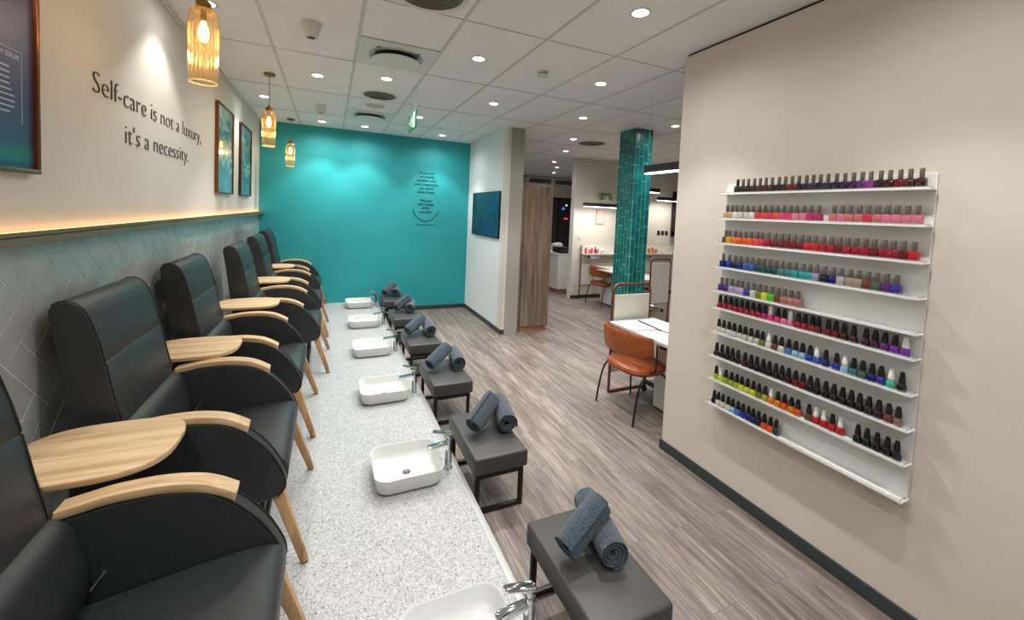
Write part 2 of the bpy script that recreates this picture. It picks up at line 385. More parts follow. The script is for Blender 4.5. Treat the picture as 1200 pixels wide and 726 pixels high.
# ------------------------------------------------------------------ ceiling fittings
def downlight(x, y, label, spot=True, e=1.0, blend=.5, size=92, spill=.42):
    t = thing('downlight', label, 'ceiling light', (x, y, H), 0, 'recessed downlights')
    bm = B(); lathe(bm, [(.046, -.001), (.056, -.005), (.064, -.004), (.065, 0)], 28, cap0=False); obj('trim_ring', bm, M_ceilw, t)
    bm = B(); lathe(bm, [(.046, -.0025), (.001, -.0025)], 28, cap0=False); obj('diffuser', bm, M_lamp, t)
    if spot:
        l = bpy.data.lights.new('downlight_lamp', 'SPOT'); l.energy = SPOT_W*e; l.color = SPOT_COL; l.spot_size = math.radians(size); l.spot_blend = blend; l.shadow_soft_size = .035
        o = bpy.data.objects.new('downlight_lamp', l); C.objects.link(o); o.parent = t; o.location = (0, 0, -.012)
        l = bpy.data.lights.new('downlight_spill', 'SPOT'); l.energy = SPOT_W*e*spill; l.color = SPOT_COL; l.spot_size = math.radians(165); l.spot_blend = .8; l.shadow_soft_size = .04
        o = bpy.data.objects.new('downlight_spill', l); C.objects.link(o); o.parent = t; o.location = (0, 0, -.012)
    return t
for x, y, lb in ((-.73,3.2,'behind the nearest amber pendant'), (-.72,5.61,'behind the middle amber pendant'), (-.13,4.4,'between the two white cone shaped ceiling cameras'),
    (.47,4.14,'between square vent and round dark grille'), (-.13,6.76,'near the teal wall above the last chair'), (.47,6.75,'near the teal wall above the farthest basin'),
    (1.07,5.61,'just behind the hanging green exit sign'), (1.67,6.72,'near the teal wall, lighting its lettering'), (1.67,4.4,'in front of the white partition'),
    (1.07,3.2,'between square vent and smoke detector'), (2.26,3.2,'right of the smoke detector'), (2.87,4.4,'above the walkway left of the teal column'),
    (1.67,2.0,'largest and nearest, at the top of the picture'), (3.55,5.69,'nearest of the row leading to the back area'), (4.10,6.82,'second nearest of the row leading to the back area'),
    (4.72,8.35,'third nearest of the row leading to the back area'), (5.33,9.27,'fourth of the row leading to the back area'), (5.95,10.5,'farthest of the row leading to the back area')):
    wash = x < -.5
    downlight(x, y, 'round white recessed ceiling downlight '+lb, True, .46 if wash else (1.0 if y < 8 else .7), .5 if wash else .5, 96 if wash else 92, .15 if wash else .42)
for x, y in ((-.73,.8), (.47,1.4), (1.67,-.4), (1.67,.8), (.47,-1), (-.13,-.4), (3.6,3.3), (6.4,4.4), (5.2,2.0), (4.1,4.1), (7.2,9.4)):
    downlight(x, y, 'round white recessed ceiling downlight outside the picture', True, .8)
def square_vent(x, y, lb):
    t = thing('ceiling_vent', lb, 'air vent', (x, y, H), 0)
    bm = B()
    ro = rrect(.585, .585, .01, 6); n = len(ro); ang = [math.atan2(b, a) for a, b in ro]
    loft(bm, [[(a, b, 0) for a, b in ro], [(a, b, -.006) for a, b in ro], [(.248*math.cos(q), .248*math.sin(q), -.007) for q in ang], [(.227*math.cos(q), .227*math.sin(q), .0-.001) for q in ang]], False, False)
    obj('face_plate', bm, M_ceilw, t)
    bm = B(); lathe(bm, [(.226, -.0012), (.001, -.0012)], 36, cap0=False); obj('throat', bm, M_dark, t)
    bm = B()
    for r in (.185, .208): lathe(bm, [(r-.003, -.004), (r, -.012), (r+.003, -.004)], 36, cap0=False, cap1=False)
    obj('ring', bm, M_alu, t)
    bm = B(); lathe(bm, [(.001, -.052), (.165, -.051), (.19, -.045), (.182, -.041), (.001, -.038)], 40); obj('disc', bm, M_ceilw, t)
    bm = B(); lathe(bm, [(.012, -.036), (.012, -.002)], 10); obj('stem', bm, M_dark, t)
square_vent(.4685, 3.51, 'square white ceiling vent with round hanging disc, nearest to the camera')
square_vent(.4685, 5.91, 'square white ceiling vent with round hanging disc, close to the teal wall')
M_grille = mat('dark_grille', (96,90,84), .6)
def round_grille(x, y, lb, r=.17):
    t = thing('ceiling_grille', lb, 'air vent', (x, y, H), 0)
    bm = B(); lathe(bm, [(r, -.001), (r+.012, -.006), (r+.028, -.006), (r+.032, 0)], 36, cap0=False, cap1=False); obj('ring', bm, M_ceilw, t)
    bm = B()
    for k in range(7): rr_ = r*(k+.6)/7.6; lathe(bm, [(rr_, -.001), (rr_+.004, -.007), (rr_+r/11, -.002)], 32, cap0=False, cap1=False)
    lathe(bm, [(r, -.001), (.001, -.0005)], 32, cap0=False); obj('grille', bm, M_grille, t)
round_grille(.50, 2.40, 'large round dark ceiling grille at the top edge of the picture', .19)
round_grille(.48, 4.80, 'round dark ceiling grille between the two square vents')
round_grille(4.0, 5.83, 'round ceiling grille beside the teal column top', .22)
t = thing('ceiling_speaker', 'flat beige round ceiling speaker in front of the farther square vent', 'speaker', (.48, 5.30, H))
bm = B(); lathe(bm, [(.11, 0), (.105, -.006), (.02, -.008), (.001, -.008)], 32); obj('cover', bm, mat('beige_cover', (190,182,164), .6), t)
bm = B(); lathe(bm, [(.112, 0), (.118, -.004), (.122, 0)], 32, cap0=False, cap1=False); obj('ring', bm, M_ceilw, t)
def sensor(x, y, lb):
    t = thing('ceiling_sensor', lb, 'sensor', (x, y, H)); t.rotation_euler = (0, 0, 0)
    bm = B(); lathe(bm, [(.062, 0), (.060, -.02), (.040, -.10), (.036, -.103), (.026, -.098)], 28); obj('housing', bm, M_ceilw, t)
    bm = B(); lathe(bm, [(.027, -.0985), (.012, -.104), (.001, -.106)], 20, cap0=False); obj('lens', bm, M_dark, t)
sensor(-.138, 3.17, 'white cone shaped ceiling camera with black lens, nearest one')
sensor(-.124, 5.66, 'small white cone shaped ceiling camera farther toward the teal wall')
t = thing('smoke_detector', 'round white smoke detector on the ceiling right of centre', 'smoke detector', (1.651, 3.196, H))
bm = B(); lathe(bm, [(.052, 0), (.052, -.012), (.046, -.016)], 28); obj('base', bm, M_ceilw, t)
bm = B(); lathe(bm, [(.040, -.016), (.040, -.024)], 28); obj('vent_gap', bm, M_dark, t)
bm = B(); lathe(bm, [(.046, -.024), (.046, -.030), (.036, -.048), (.012, -.052), (.001, -.052)], 28); obj('cap', bm, M_ceilw, t)
# exit sign
t = thing('exit_sign', 'green and white running man exit sign hanging from the ceiling on thin wires', 'sign', (.77, 4.38, H))
bm = B(); box(bm, -.008, .008, -.19, .19, -.41, -.23, .004, 2); obj('panel', bm, mat('exit_green', (30,120,80), .4, emit=.25), t)
M_exw = mat('exit_white', (215,240,215), .4, emit=.5)
for sx in (-1, 1):
    bm = B(); X = sx*.0085
    def strip(y0, z0, y1, z1, wd):
        d = Vector((y1-y0, z1-z0)).normalized(); n = Vector((-d.y, d.x))*wd/2
        q = [(y0+n.x, z0+n.y), (y1+n.x, z1+n.y), (y1-n.x, z1-n.y), (y0-n.x, z0-n.y)]; prism(bm, q, min(X, X+sx*.001), max(X, X+sx*.001), 'x')
    # doorway, figure, arrow
    box(bm, min(X, X+sx*.001), max(X, X+sx*.001), -.165, -.06, -.395, -.245)
    strip(.03, -.275, .0, -.325, .026); strip(.0, -.325, -.03, -.345, .016); strip(-.03, -.345, -.03, -.385, .013); strip(.0, -.325, .025, -.355, .016); strip(.025, -.355, .055, -.36, .012)
    strip(.03, -.28, -.01, -.295, .012); strip(.03, -.28, .055, -.31, .012)
    prism(bm, [(.038+.013*math.cos(a*PI/6), -.256+.013*math.sin(a*PI/6)) for a in range(12)], min(X, X+sx*.001), max(X, X+sx*.001), 'x')
    strip(.09, -.32, .16, -.32, .014); strip(.12, -.29, .09, -.32, .014); strip(.12, -.35, .09, -.32, .014)
    obj('pictogram', bm, M_exw, t, smooth=False)
for yy in (-.15, .15):
    bm = B(); tube(bm, [(0, yy, -.23), (0, yy, 0)], .0018, 6); obj('wire', bm, M_alu, t)

# ------------------------------------------------------------------ pendant lamps
def pendant():
    t = thing('pendant_lamp', 'amber ribbed glass pendant lamp with brass cap, nearest and largest', 'pendant lamp', (-.545, 2.35, H), 0, 'amber glass pendant lamps')
    bm = B(); lathe(bm, [(.048, 0), (.05, -.004), (.05, -.018), (.044, -.024), (.006, -.024)], 28); obj('canopy', bm, M_brass, t)
    bm = B(); tube(bm, [(0, 0, -.02), (0, 0, -.31)], .0028, 8); obj('cord', bm, mat('grey_brown_cord', (110,98,84), .7), t)
    bm = B(); lathe(bm, [(.006, -.30), (.012, -.304), (.012, -.316), (.020, -.318), (.030, -.328), (.030, -.342), (.026, -.346), (.032, -.350), (.032, -.362), (.001, -.363)], 24); obj('cap', bm, M_brass, t)
    prof = [(.029, -.350), (.040, -.356), (.050, -.368), (.056, -.388), (.058, -.42), (.058, -.5), (.057, -.58), (.0545, -.65), (.053, -.685)]
    bm = B(); lathe(bm, prof, 216, f=lambda a: 1+.09*abs(math.sin(9*a))-.05, cap0=False, cap1=False)
    s = obj('glass_shade', bm, M_amber, t, smooth=60)
    bm = B(); lathe(bm, [(.052, -.683), (.0555, -.686), (.0535, -.690), (.051, -.686), (.052, -.683)], 216, f=lambda a: 1+.09*abs(math.sin(9*a))-.05, cap0=False, cap1=False)
    obj('shade_rim', bm, mat('pale_amber_rim', (250,214,150), .15, emit=.3), t)
    bm = B(); lathe(bm, [(.012, -.362), (.012, -.405), (.010, -.41)], 16); obj('socket', bm, M_brass, t)
    bm = B(); lathe(bm, [(.008, -.405), (.011, -.42), (.019, -.445), (.022, -.468), (.018, -.49), (.010, -.502), (.001, -.505)], 20); obj('bulb', bm, M_bulb, t)
    l = bpy.data.lights.new('pendant_glow', 'POINT'); l.energy = 1.6; l.color = (1, .72, .40); l.shadow_soft_size = .03
    o = bpy.data.objects.new('pendant_glow', l); C.objects.link(o); o.parent = t; o.location = (0, 0, -.56)
    return t
p1 = pendant()
dup(p1, (-.547, 4.59, H), 0, 'amber ribbed glass pendant lamp with brass cap, middle of the three')
dup(p1, (-.538, 6.83, H), 0, 'amber ribbed glass pendant lamp nearest the teal wall')

# ------------------------------------------------------------------ left wall pictures and lettering
def seascape(name, seed, top, mid, low, foam):
    m = mat(name, mid, .25, coat=.3); N = NB(m); tc = N.coord(loc=(0, seed, 0))
    n1 = N.n('ShaderNodeTexNoise', Scale=3.2, Detail=6.0, Distortion=1.2); mp = N.coord(scale=(1, 1.0, 2.2), loc=(0, seed, 0)); N.l(mp, n1.inputs['Vector'])
    sep = N.n('ShaderNodeSeparateXYZ'); N.l(N.coord(), sep.inputs[0])
    a = N.n('ShaderNodeMath', _operation='MULTIPLY_ADD'); N.l(n1.outputs['Fac'], a.inputs[0]); a.inputs[1].default_value = .75
    b = N.n('ShaderNodeMapRange'); N.l(sep.outputs[2], b.inputs[0]); b.inputs[1].default_value = -.42; b.inputs[2].default_value = .42; b.inputs[3].default_value = -.3; b.inputs[4].default_value = .6
    N.l(b.outputs[0], a.inputs[2])
    c = N.ramp(a.outputs[0], [(.05, low), (.3, mid), (.42, foam), (.5, mid), (.68, top), (.9, foam)])
    N.l(c, N.b.inputs['Base Color']); return m
def picture(y0, y1, z0, z1, art, frame_m, label, fw_=.016):
    yc, zc = (y0+y1)/2, (z0+z1)/2; hy, hz = (y1-y0)/2, (z1-z0)/2
    t = thing('framed_picture', label, 'picture', (LW, yc, zc))
    bm = B()
    for a, b, c, d in ((-hy, hy, hz-fw_, hz), (-hy, hy, -hz, -hz+fw_)): box(bm, .001, .030, a, b, c, d, .002, 2)
    for a, b in ((-hy, -hy+fw_), (hy-fw_, hy)): box(bm, .001, .030, a, b, -hz+fw_, hz-fw_, .002, 2)
    obj('frame', bm, frame_m, t)
    bm = B(); box(bm, .002, .018, -hy+fw_, hy-fw_, -hz+fw_, hz-fw_); obj('canvas', bm, art, t, smooth=False)
    return t
picture(4.59, 5.26, 1.84, 2.69, seascape('teal_abstract_art', 3, (70,120,128), (96,150,160), (120,182,196), (176,206,206)), M_copper, 'copper framed pale teal abstract picture, nearer one above the ledge')
picture(5.675, 6.36, 1.842, 2.69, seascape('slate_abstract_art', 11, (44,96,108), (66,112,122), (100,160,172), (150,180,176)), M_copperd, 'dark framed blue green abstract picture closest to the teal wall')
# poster with printed text
m = mat('indigo_poster_print', (60,62,100), .3, coat=.3)
def _():
    N = NB(m); sep = N.n('ShaderNodeSeparateXYZ'); N.l(N.coord(), sep.inputs[0])
    no = N.n('ShaderNodeTexNoise', Scale=5.0, Detail=4.0); N.l(N.coord(), no.inputs['Vector'])
    a = N.n('ShaderNodeMath', _operation='MULTIPLY_ADD'); N.l(no.outputs['Fac'], a.inputs[0]); a.inputs[1].default_value = .04; N.l(sep.outputs[2], a.inputs[2])
    mr = N.n('ShaderNodeMapRange'); N.l(a.outputs[0], mr.inputs[0]); mr.inputs[1].default_value = -.42; mr.inputs[2].default_value = .42
    N.l(N.ramp(mr.outputs[0], [(0, (34,66,104)), (.04, (34,78,112)), (.055, (24,62,90)), (.07, (40,106,100)), (.12, (34,90,88)), (.135, (52,58,98)), (.3, (60,58,96)), (.55, (92,84,110)), (1, (96,82,106))]), N.b.inputs['Base Color'])
_()
t = picture(1.36, 2.04, 1.838, 2.69, m, M_copper, 'copper framed indigo poster with printed serum text at the left edge')
M_ptext = mat('pale_poster_print', (186,184,206), .5)
tx = text_mesh('N SERUM', .022, M_ptext, 'poster_heading', 'RIGHT', .0006, .0003); tx.parent = t; tx.rotation_euler = (PI/2, 0, PI/2); tx.location = (.0185, 1.952-1.70, 2.210-2.264)
bm = B()
for k in range(9):
    z = 2.175-.018*k-2.264; box(bm, .018, .0187, -.22, .245-R.uniform(0, .05), z, z+.005)
box(bm, .018, .0187, -.24, .265, 2.236-2.264, 2.238-2.264); box(bm, .018, .0187, .263, .265, 2.0-2.264, 2.238-2.264); box(bm, .018, .0187, .2, .201, 2.238-2.264, 2.33-2.264)
obj('poster_paragraph', bm, M_ptext, t, smooth=False)
bm = B()
for k in range(60):   # pale botanical print
    a = R.uniform(0, 2*PI); r = .13*math.sqrt(R.random()); y = .12+r*math.cos(a); z = .16+r*math.sin(a)*.9; q = R.uniform(.006, .014)
    prism(bm, [(y+q*math.cos(b*PI/3+k), z+q*.6*math.sin(b*PI/3+k)) for b in range(6)], .018, .0186, 'x')
obj('poster_blossom', bm, mat('pale_blossom_print', (124,110,140), .5), t, smooth=False)
# slogan
def fit(o, y0, y1, z, xoff=LW+.001):
    w_ = max(v.co.x for v in o.data.vertices)-min(v.co.x for v in o.data.vertices); mn = min(v.co.x for v in o.data.vertices)
    s = (y1-y0)/w_
    for v in o.data.vertices: v.co.x = (v.co.x-mn)*s
    o.rotation_euler = (PI/2, 0, PI/2); o.location = (xoff, y0, z)
def worded(txt, y0, y1, z, label):
    """one lettering line: an empty with every word a mesh of its own"""
    o = text_mesh(txt, .142, M_letter, 'line', 'LEFT', -.0028, .003); fit(o, y0, y1, z)
    bm = bmesh.new(); bm.from_mesh(o.data); bm.verts.ensure_lookup_table(); seen = set(); comps = []
    for v in bm.verts:
        if v.index in seen: continue
        st_ = [v]; seen.add(v.index); cc = []
        while st_:
            q = st_.pop(); cc.append(q.index)
            for e in q.link_edges:
                p = e.other_vert(q)
                if p.index not in seen: seen.add(p.index); st_.append(p)
        xs_ = [bm.verts[i].co.x for i in cc]; comps.append((min(xs_), max(xs_), cc))
    comps.sort(); groups = []
    n_gap = txt.count(' ')
    hi = comps[0][1]; gaps = []
    for i in range(1, len(comps)): gaps.append((comps[i][0]-hi, i)); hi = max(hi, comps[i][1])
    cuts = sorted(i for _, i in sorted(gaps, reverse=True)[:n_gap]); cuts = [0]+cuts+[len(comps)]
    t = thing('wall_lettering', label, 'lettering', (LW+.001, y0, z)); t.rotation_euler = o.rotation_euler
    for a_, b_ in zip(cuts, cuts[1:]):
        keep = {i for c in comps[a_:b_] for i in c[2]}; b2 = bm.copy(); b2.verts.ensure_lookup_table()
        bmesh.ops.delete(b2, geom=[v for v in b2.verts if v.index not in keep], context='VERTS'); obj('word', b2, M_letter, t, smooth=False)
    bm.free(); me = o.data; bpy.data.objects.remove(o); bpy.data.meshes.remove(me)
worded('Self-care is not a luxury,', 2.464, 4.139, 2.234, 'upper line of dark wall lettering reading Self-care is not a luxury')
worded("it's a necessity.", 2.783, 3.821, 2.049, "lower line of dark wall lettering reading it's a necessity")
# teal wall lettering
t = thing('wall_quote', 'small dark teal quote with smile curve printed on the teal wall', 'lettering', (1.54, TY-.002, 2.0))
for i, (s, z) in enumerate((('If you are',2.405), ('not totally',2.339), ('satisfied with',2.272), ('your treatment,',2.205), ("you don't",2.139), ('have to pay.',2.072), ('We are',1.925), ('only happy',1.862), ('when',1.797), ('you are.',1.730))):
    o = text_mesh(s, .066, M_teall, 'quote_line', 'CENTER', .0010, .001); o.parent = t; o.rotation_euler = (PI/2, 0, 0); o.location = (0, 0, z-2.02)
bm = B(); arc = [(-.225*math.cos(a), 0, -.20-.225*math.sin(a)) for a in [PI*(.06+.88*k/24) for k in range(25)]]; tube(bm, [(x, .0, z) for x, _, z in arc], .006, 6); obj('smile_arc', bm, M_teall, t)
bm = B()
for k in range(11): box(bm, -.165+.03*k, -.143+.03*k, -.001, .001, -.505, -.492)
obj('caption_line', bm, M_teall, t, smooth=False)
# television
t = thing('television', 'wide black television with a dark blue picture on the white partition', 'television', (2.3165, 6.25, 1.74))
bm = B(); box(bm, -.028, -.002, -.62, .62, -.355, .355, .004, 2); obj('housing', bm, M_dark, t)
m = mat('television_picture', (30,70,110), .12, emit=.10)
def _():
    N = NB(m); no = N.n('ShaderNodeTexNoise', Scale=3.2, Detail=5.0, Distortion=.6); N.l(N.coord(scale=(1, 1.6, 1)), no.inputs['Vector'])
    sep = N.n('ShaderNodeSeparateXYZ'); N.l(N.coord(), sep.inputs[0])
    a = N.n('ShaderNodeMath', _operation='MULTIPLY_ADD'); N.l(sep.outputs[1], a.inputs[0]); a.inputs[1].default_value = -.35; N.l(no.outputs['Fac'], a.inputs[2])
    c = N.ramp(a.outputs[0], [(.25, (12,30,38)), (.42, (18,46,62)), (.5, (40,72,76)), (.54, (18,48,80)), (.75, (28,66,116))])
    N.l(c, N.b.inputs['Base Color']); N.l(c, N.b.inputs['Emission Color'])
_()
bm = B(); box(bm, -.0295, -.028, -.605, .605, -.34, .34); obj('screen', bm, m, t, smooth=False)

# ------------------------------------------------------------------ pedicure chairs
PZ = .19
def bevpoly(): pass
def make_chair():
    t = thing('pedicure_chair', '', 'armchair', (-.5, 2.298, PZ))
    def X(pts): return [(x+.5, z-PZ) for x, z in pts]
    # seat cushion
    top = smoothpath([(-.76,.60), (-.6,.615), (-.4,.645), (-.27,.657), (-.19,.655), (-.155,.637), (-.143,.60), (-.148,.55), (-.17,.515)], 5)
    bm = B(); prism(bm, X(top+[(-.76,.51)]), -.296, .296, 'y', .012, 3); obj('seat', bm, M_vinyl, t)
    # padded side panels, wooden arm rests
    side = smoothpath([(-.84,.858), (-.69,.87), (-.59,.887), (-.48,.889), (-.39,.874), (-.325,.838), (-.268,.79), (-.212,.722), (-.174,.655), (-.152,.60), (-.150,.555), (-.178,.520)], 5)+[(-.22,.505), (-.84,.505)]
    armt = smoothpath([(-.715,.894), (-.66,.904), (-.59,.915), (-.48,.916), (-.39,.901), (-.335,.878), (-.288,.848)], 5)
    armb = [(x-.004, z-.027) for x, z in armt[::-1]]
    for s in (-1, 1):
        bm = B(); y = s*.3285; prism(bm, X(side), y-.030, y+.030, 'y', .010, 3); sp = obj('side_panel', bm, M_vinyl, t)
        for q in (-.030, .030):
            bm = B(); tube(bm, [(x+.5, y+q*.93, z-PZ) for x, z in side[24:-2]], .0032, 6); obj('piping', bm, M_pipe, sp)
        bm = B(); prism(bm, X(armt+armb), y-.032, y+.032, 'y', .004, 2); obj('arm_rest', bm, M_oak, t)
    # backrest with a stitched seam across
    fr = [(-.700,.80), (-.715,.891), (-.742,1.02), (-.763,1.134), (-.769,1.140), (-.766,1.148), (-.782,1.22), (-.808,1.31), (-.826,1.35), (-.845,1.372), (-.872,1.382), (-.895,1.380), (-.915,1.368), (-.926,1.345)]
    bk = [(-.905,1.2), (-.885,1.05), (-.862,.89), (-.835,.70), (-.82,.56), (-.74,.56)]
    bm = B(); prism(bm, X(fr+bk), -.283, .283, 'y', .012, 3); br = obj('backrest', bm, M_vinyl, t)
    bm = B()
    for q in (-.279, .279):
        bm = B(); tube(bm, [(x+.5, q, z-PZ) for x, z in fr[1:-1]], .0032, 6); obj('piping', bm, M_pipe, br)
    # lumbar cushion rolling into the seat
    lu = smoothpath([(-.77,.890), (-.715,.887), (-.675,.86), (-.655,.80), (-.64,.74), (-.635,.68), (-.645,.62)], 5)+[(-.77,.60)]
    bm = B(); prism(bm, X(lu), -.29, .29, 'y', .022, 4); obj('lumbar_cushion', bm, M_vinyl, t)
    # swivel tray outboard of the near arm
    def tray_outline(n=48):
        out = []
        for k in range(n):
            a = 2*PI*k/n; ca_, sa_ = math.cos(a), math.sin(a); ex = 2.0/3.0
            out.append((-.190+.225*math.copysign(abs(ca_)**ex, ca_), -.540+.190*math.copysign(abs(sa_)**ex, sa_)))
        return out
    bm = B(); prism(bm, tray_outline(), .726, .746, 'z', .003, 2); tr = obj('tray', bm, M_oak, t)
    bm = B(); tube(bm, [(-.30, -.40, .66), (-.30, -.40, .728)], .012, 12); box(bm, -.33, -.20, -.42, -.39, .72, .728, .002, 1); obj('tray_bracket', bm, M_blk, tr)
    # legs
    for s in (-1, 1):
        bm = B(); sqbar(bm, (.300, s*.322, .40), (.432, s*.352, .004), .050, .042, .64); lg = obj('leg', bm, M_oakleg, t)
        bm = B(); sqbar(bm, (.4315, s*.352, .005), (.433, s*.3525, 0), .026, .022, 1); obj('foot', bm, M_blk, lg)
    for s in (-1, 1):
        bm = B(); sqbar(bm, (-.25, s*.318, .33), (-.30, s*.345, .004), .048, .045, .66); lg = obj('leg', bm, M_oakleg, t)
        bm = B(); sqbar(bm, (-.2995, s*.345, .005), (-.3005, s*.3455, 0), .026, .022, 1); obj('foot', bm, M_blk, lg)
    # mechanism under the seat
    bm = B(); box(bm, -.22, .27, -.25, .25, .27, .325, .006, 2)
    for s in (-1, 1):
        sqbar(bm, (-.2, s*.22, .06), (.26, s*.22, .06), .022)
        for x in (-.19, .25): sqbar(bm, (x, s*.22, .05), (x, s*.22, .28), .022)
    sqbar(bm, (.25, -.22, .06), (.25, .22, .06), .022); obj('base_frame', bm, M_blk, t)
    bm = B(); box(bm, -.05, .14, -.14, .14, .15, .27, .01, 2); obj('lift_motor', bm, mat('grey_plastic', (150,150,150), .4), t)
    bm = B(); tube(bm, [(-.115, .24, .40+.10), (-.095, .24, .53), (-.085, .24, .545)], [.004, .004, .006], 8); obj('recline_lever', bm, M_chrome, t)
    return t
ch = make_chair()
clab = ['black vinyl pedicure chair with wooden arms, nearest, cut off at bottom left corner', 'black vinyl pedicure chair second from the camera, behind the large wooden tray',
 'black vinyl pedicure chair third from the camera, second one with its whole backrest visible', 'black vinyl pedicure chair fourth from the camera, its legs fully visible', 'black vinyl pedicure chair second from the teal wall',
 'black vinyl pedicure chair farthest away, against the teal wall']
for i, (dx, y) in enumerate(((.035,1.20), (0,2.298), (0,3.37), (.09,4.515), (.08,5.69), (.045,6.81))):
    c = ch if i == 1 else dup(ch)
    c.location = (-.5+dx, y, PZ); c['label'] = clab[i]; c['group'] = 'pedicure chairs along the tiled wall'

# ------------------------------------------------------------------ basins and taps
def ring(w_, d_, r, z): return [(x, y, z) for x, y in rrect(w_, d_, r, 8)]
def make_basin():
    t = thing('foot_basin', '', 'basin', (.45, 2.40, PZ))
    bm = B()
    loft(bm, [ring(.335, .305, .060, .006), ring(.352, .322, .064, .010), ring(.366, .336, .066, .022), ring(.384, .356, .070, .070), ring(.394, .366, .073, .097), ring(.395, .367, .073, .1005),
              ring(.391, .363, .071, .102), ring(.386, .358, .069, .1005), ring(.380, .352, .067, .094), ring(.360, .332, .070, .050), ring(.340, .312, .075, .030), ring(.29, .262, .08, .021), ring(.18, .16, .06, .018), ring(.05, .05, .024, .0165)], True, True)
    obj('bowl', bm, M_cer, t, smooth=50)
    bm = B(); lathe(bm, [(.024, .0165), (.024, .0195), (.017, .0205), (.015, .0185), (.010, .0215), (.001, .0225)], 24); dr = obj('drain', bm, M_chrome, t)
    bm = B(); lathe(bm, [(.0155, .0190), (.0125, .0192)], 20, cap0=False, cap1=False); obj('drain_gap', bm, M_dark, dr)
    bm = B(); loft(bm, [ring(.318, .288, .056, .0), ring(.318, .288, .056, .008)]); obj('shadow_gap_seal', bm, M_dark, t)  # dark seal whose colour paints the shadow gap under the bowl
    return t
bs = make_basin()
blab = ['white ceramic foot basin at the bottom edge of the picture, nearest one', 'white foot basin with chrome drain clearly visible, second from the camera', 'white ceramic foot basin third from the camera',
 'white ceramic foot basin third from the teal wall', 'white ceramic foot basin second from the teal wall', 'white ceramic foot basin closest to the teal wall']
def make_tap():
    t = thing('basin_tap', '', 'tap', (.70, 2.38, PZ))
    bm = B(); lathe(bm, [(.026, 0), (.026, .006), (.0215, .008), (.0215, .182), (.020, .187)], 28); obj('column', bm, M_chrome, t)
    bm = B(); prism(bm, [(-.008, -.018), (-.120, -.021), (-.134, -.013), (-.134, .013), (-.120, .021), (-.008, .018), (.0, .010), (.0, -.010)], .152, .170, 'z', .003, 2)
    for v in bm.verts: v.co.z += v.co.x*.10
    obj('spout', bm, M_chrome, t)
    bm = B(); lathe(bm, [(.017, .187), (.017, .198), (.021, .200), (.021, .214), (.018, .219), (.001, .219)], 24); obj('cartridge', bm, M_chrome, t)
    bm = B(); prism(bm, [(-.100, -.016), (.012, -.022), (.022, -.012), (.022, .012), (.012, .022), (-.100, .016), (-.106, .009), (-.106, -.009)], .216, .226, 'z', .003, 2)
    for v in bm.verts: v.co.z -= (v.co.x-.01)*.22
    obj('lever', bm, M_chrome, t)
    return t
tp = make_tap()
tlab = ['tall chrome tap with flat lever at the bottom edge, beside the nearest basin', 'tall chrome tap beside the basin with visible drain', 'tall chrome tap beside the third basin from the camera',
 'tall chrome tap beside the third basin from the teal wall', 'tall chrome tap beside the second basin from the teal wall', 'tall chrome tap closest to the teal wall']
for i in range(6):
    y = 1.285+1.115*i
    b = bs if i == 1 else dup(bs)
    b.location = (.45, y, PZ); b['label'] = blab[i]; b['group'] = 'foot basins along the platform'
    a = tp if i == 1 else dup(tp)
    a.location = (.70, y-.02, PZ); a['label'] = tlab[i]; a['group'] = 'chrome taps along the platform'

# ------------------------------------------------------------------ stools and towels
SH = .35
def make_stool():
    t = thing('foot_stool', '', 'stool', (.965, 2.42, 0))
    bm = B(); box(bm, -.172, .172, -.282, .282, .245, SH, .016, 4); s = obj('seat', bm, M_vinyl2, t)
    bm = B(); box(bm, -.150, .150, -.262, .262, .236, .246, .002, 1); obj('seat_board', bm, M_blk, t)
    for q in (-1, 1):
        for p in (-1, 1):
            bm = B(); sqbar(bm, (p*.140, q*.250, 0), (p*.140, q*.250, .237), .026); obj('leg', bm, M_blk, t)
        bm = B(); sqbar(bm, (-.127, q*.250, .013), (.127, q*.250, .013), .025); obj('floor_bar', bm, M_blk, t)
        bm = B(); sqbar(bm, (-.127, q*.250, .224), (.127, q*.250, .224), .024); obj('top_bar', bm, M_blk, t)
    return t
st = make_stool()
slab = ['charcoal vinyl foot stool with black metal frame, nearest one, at bottom centre', 'charcoal vinyl foot stool second from the camera', 'charcoal vinyl foot stool third from the camera',
 'charcoal vinyl foot stool third from the teal wall', 'charcoal vinyl foot stool second from the teal wall', 'charcoal vinyl foot stool closest to the teal wall']
SX = [(1.035,1.345), (.962,2.43), (.968,3.495), (.960,4.545), (.955,5.62), (.950,6.69)]
for i, (x, y) in enumerate(SX):
    s = st if i == 1 else dup(st)
    s.location = (x, y, 0); s['label'] = slab[i]; s['group'] = 'foot stools beside the platform'
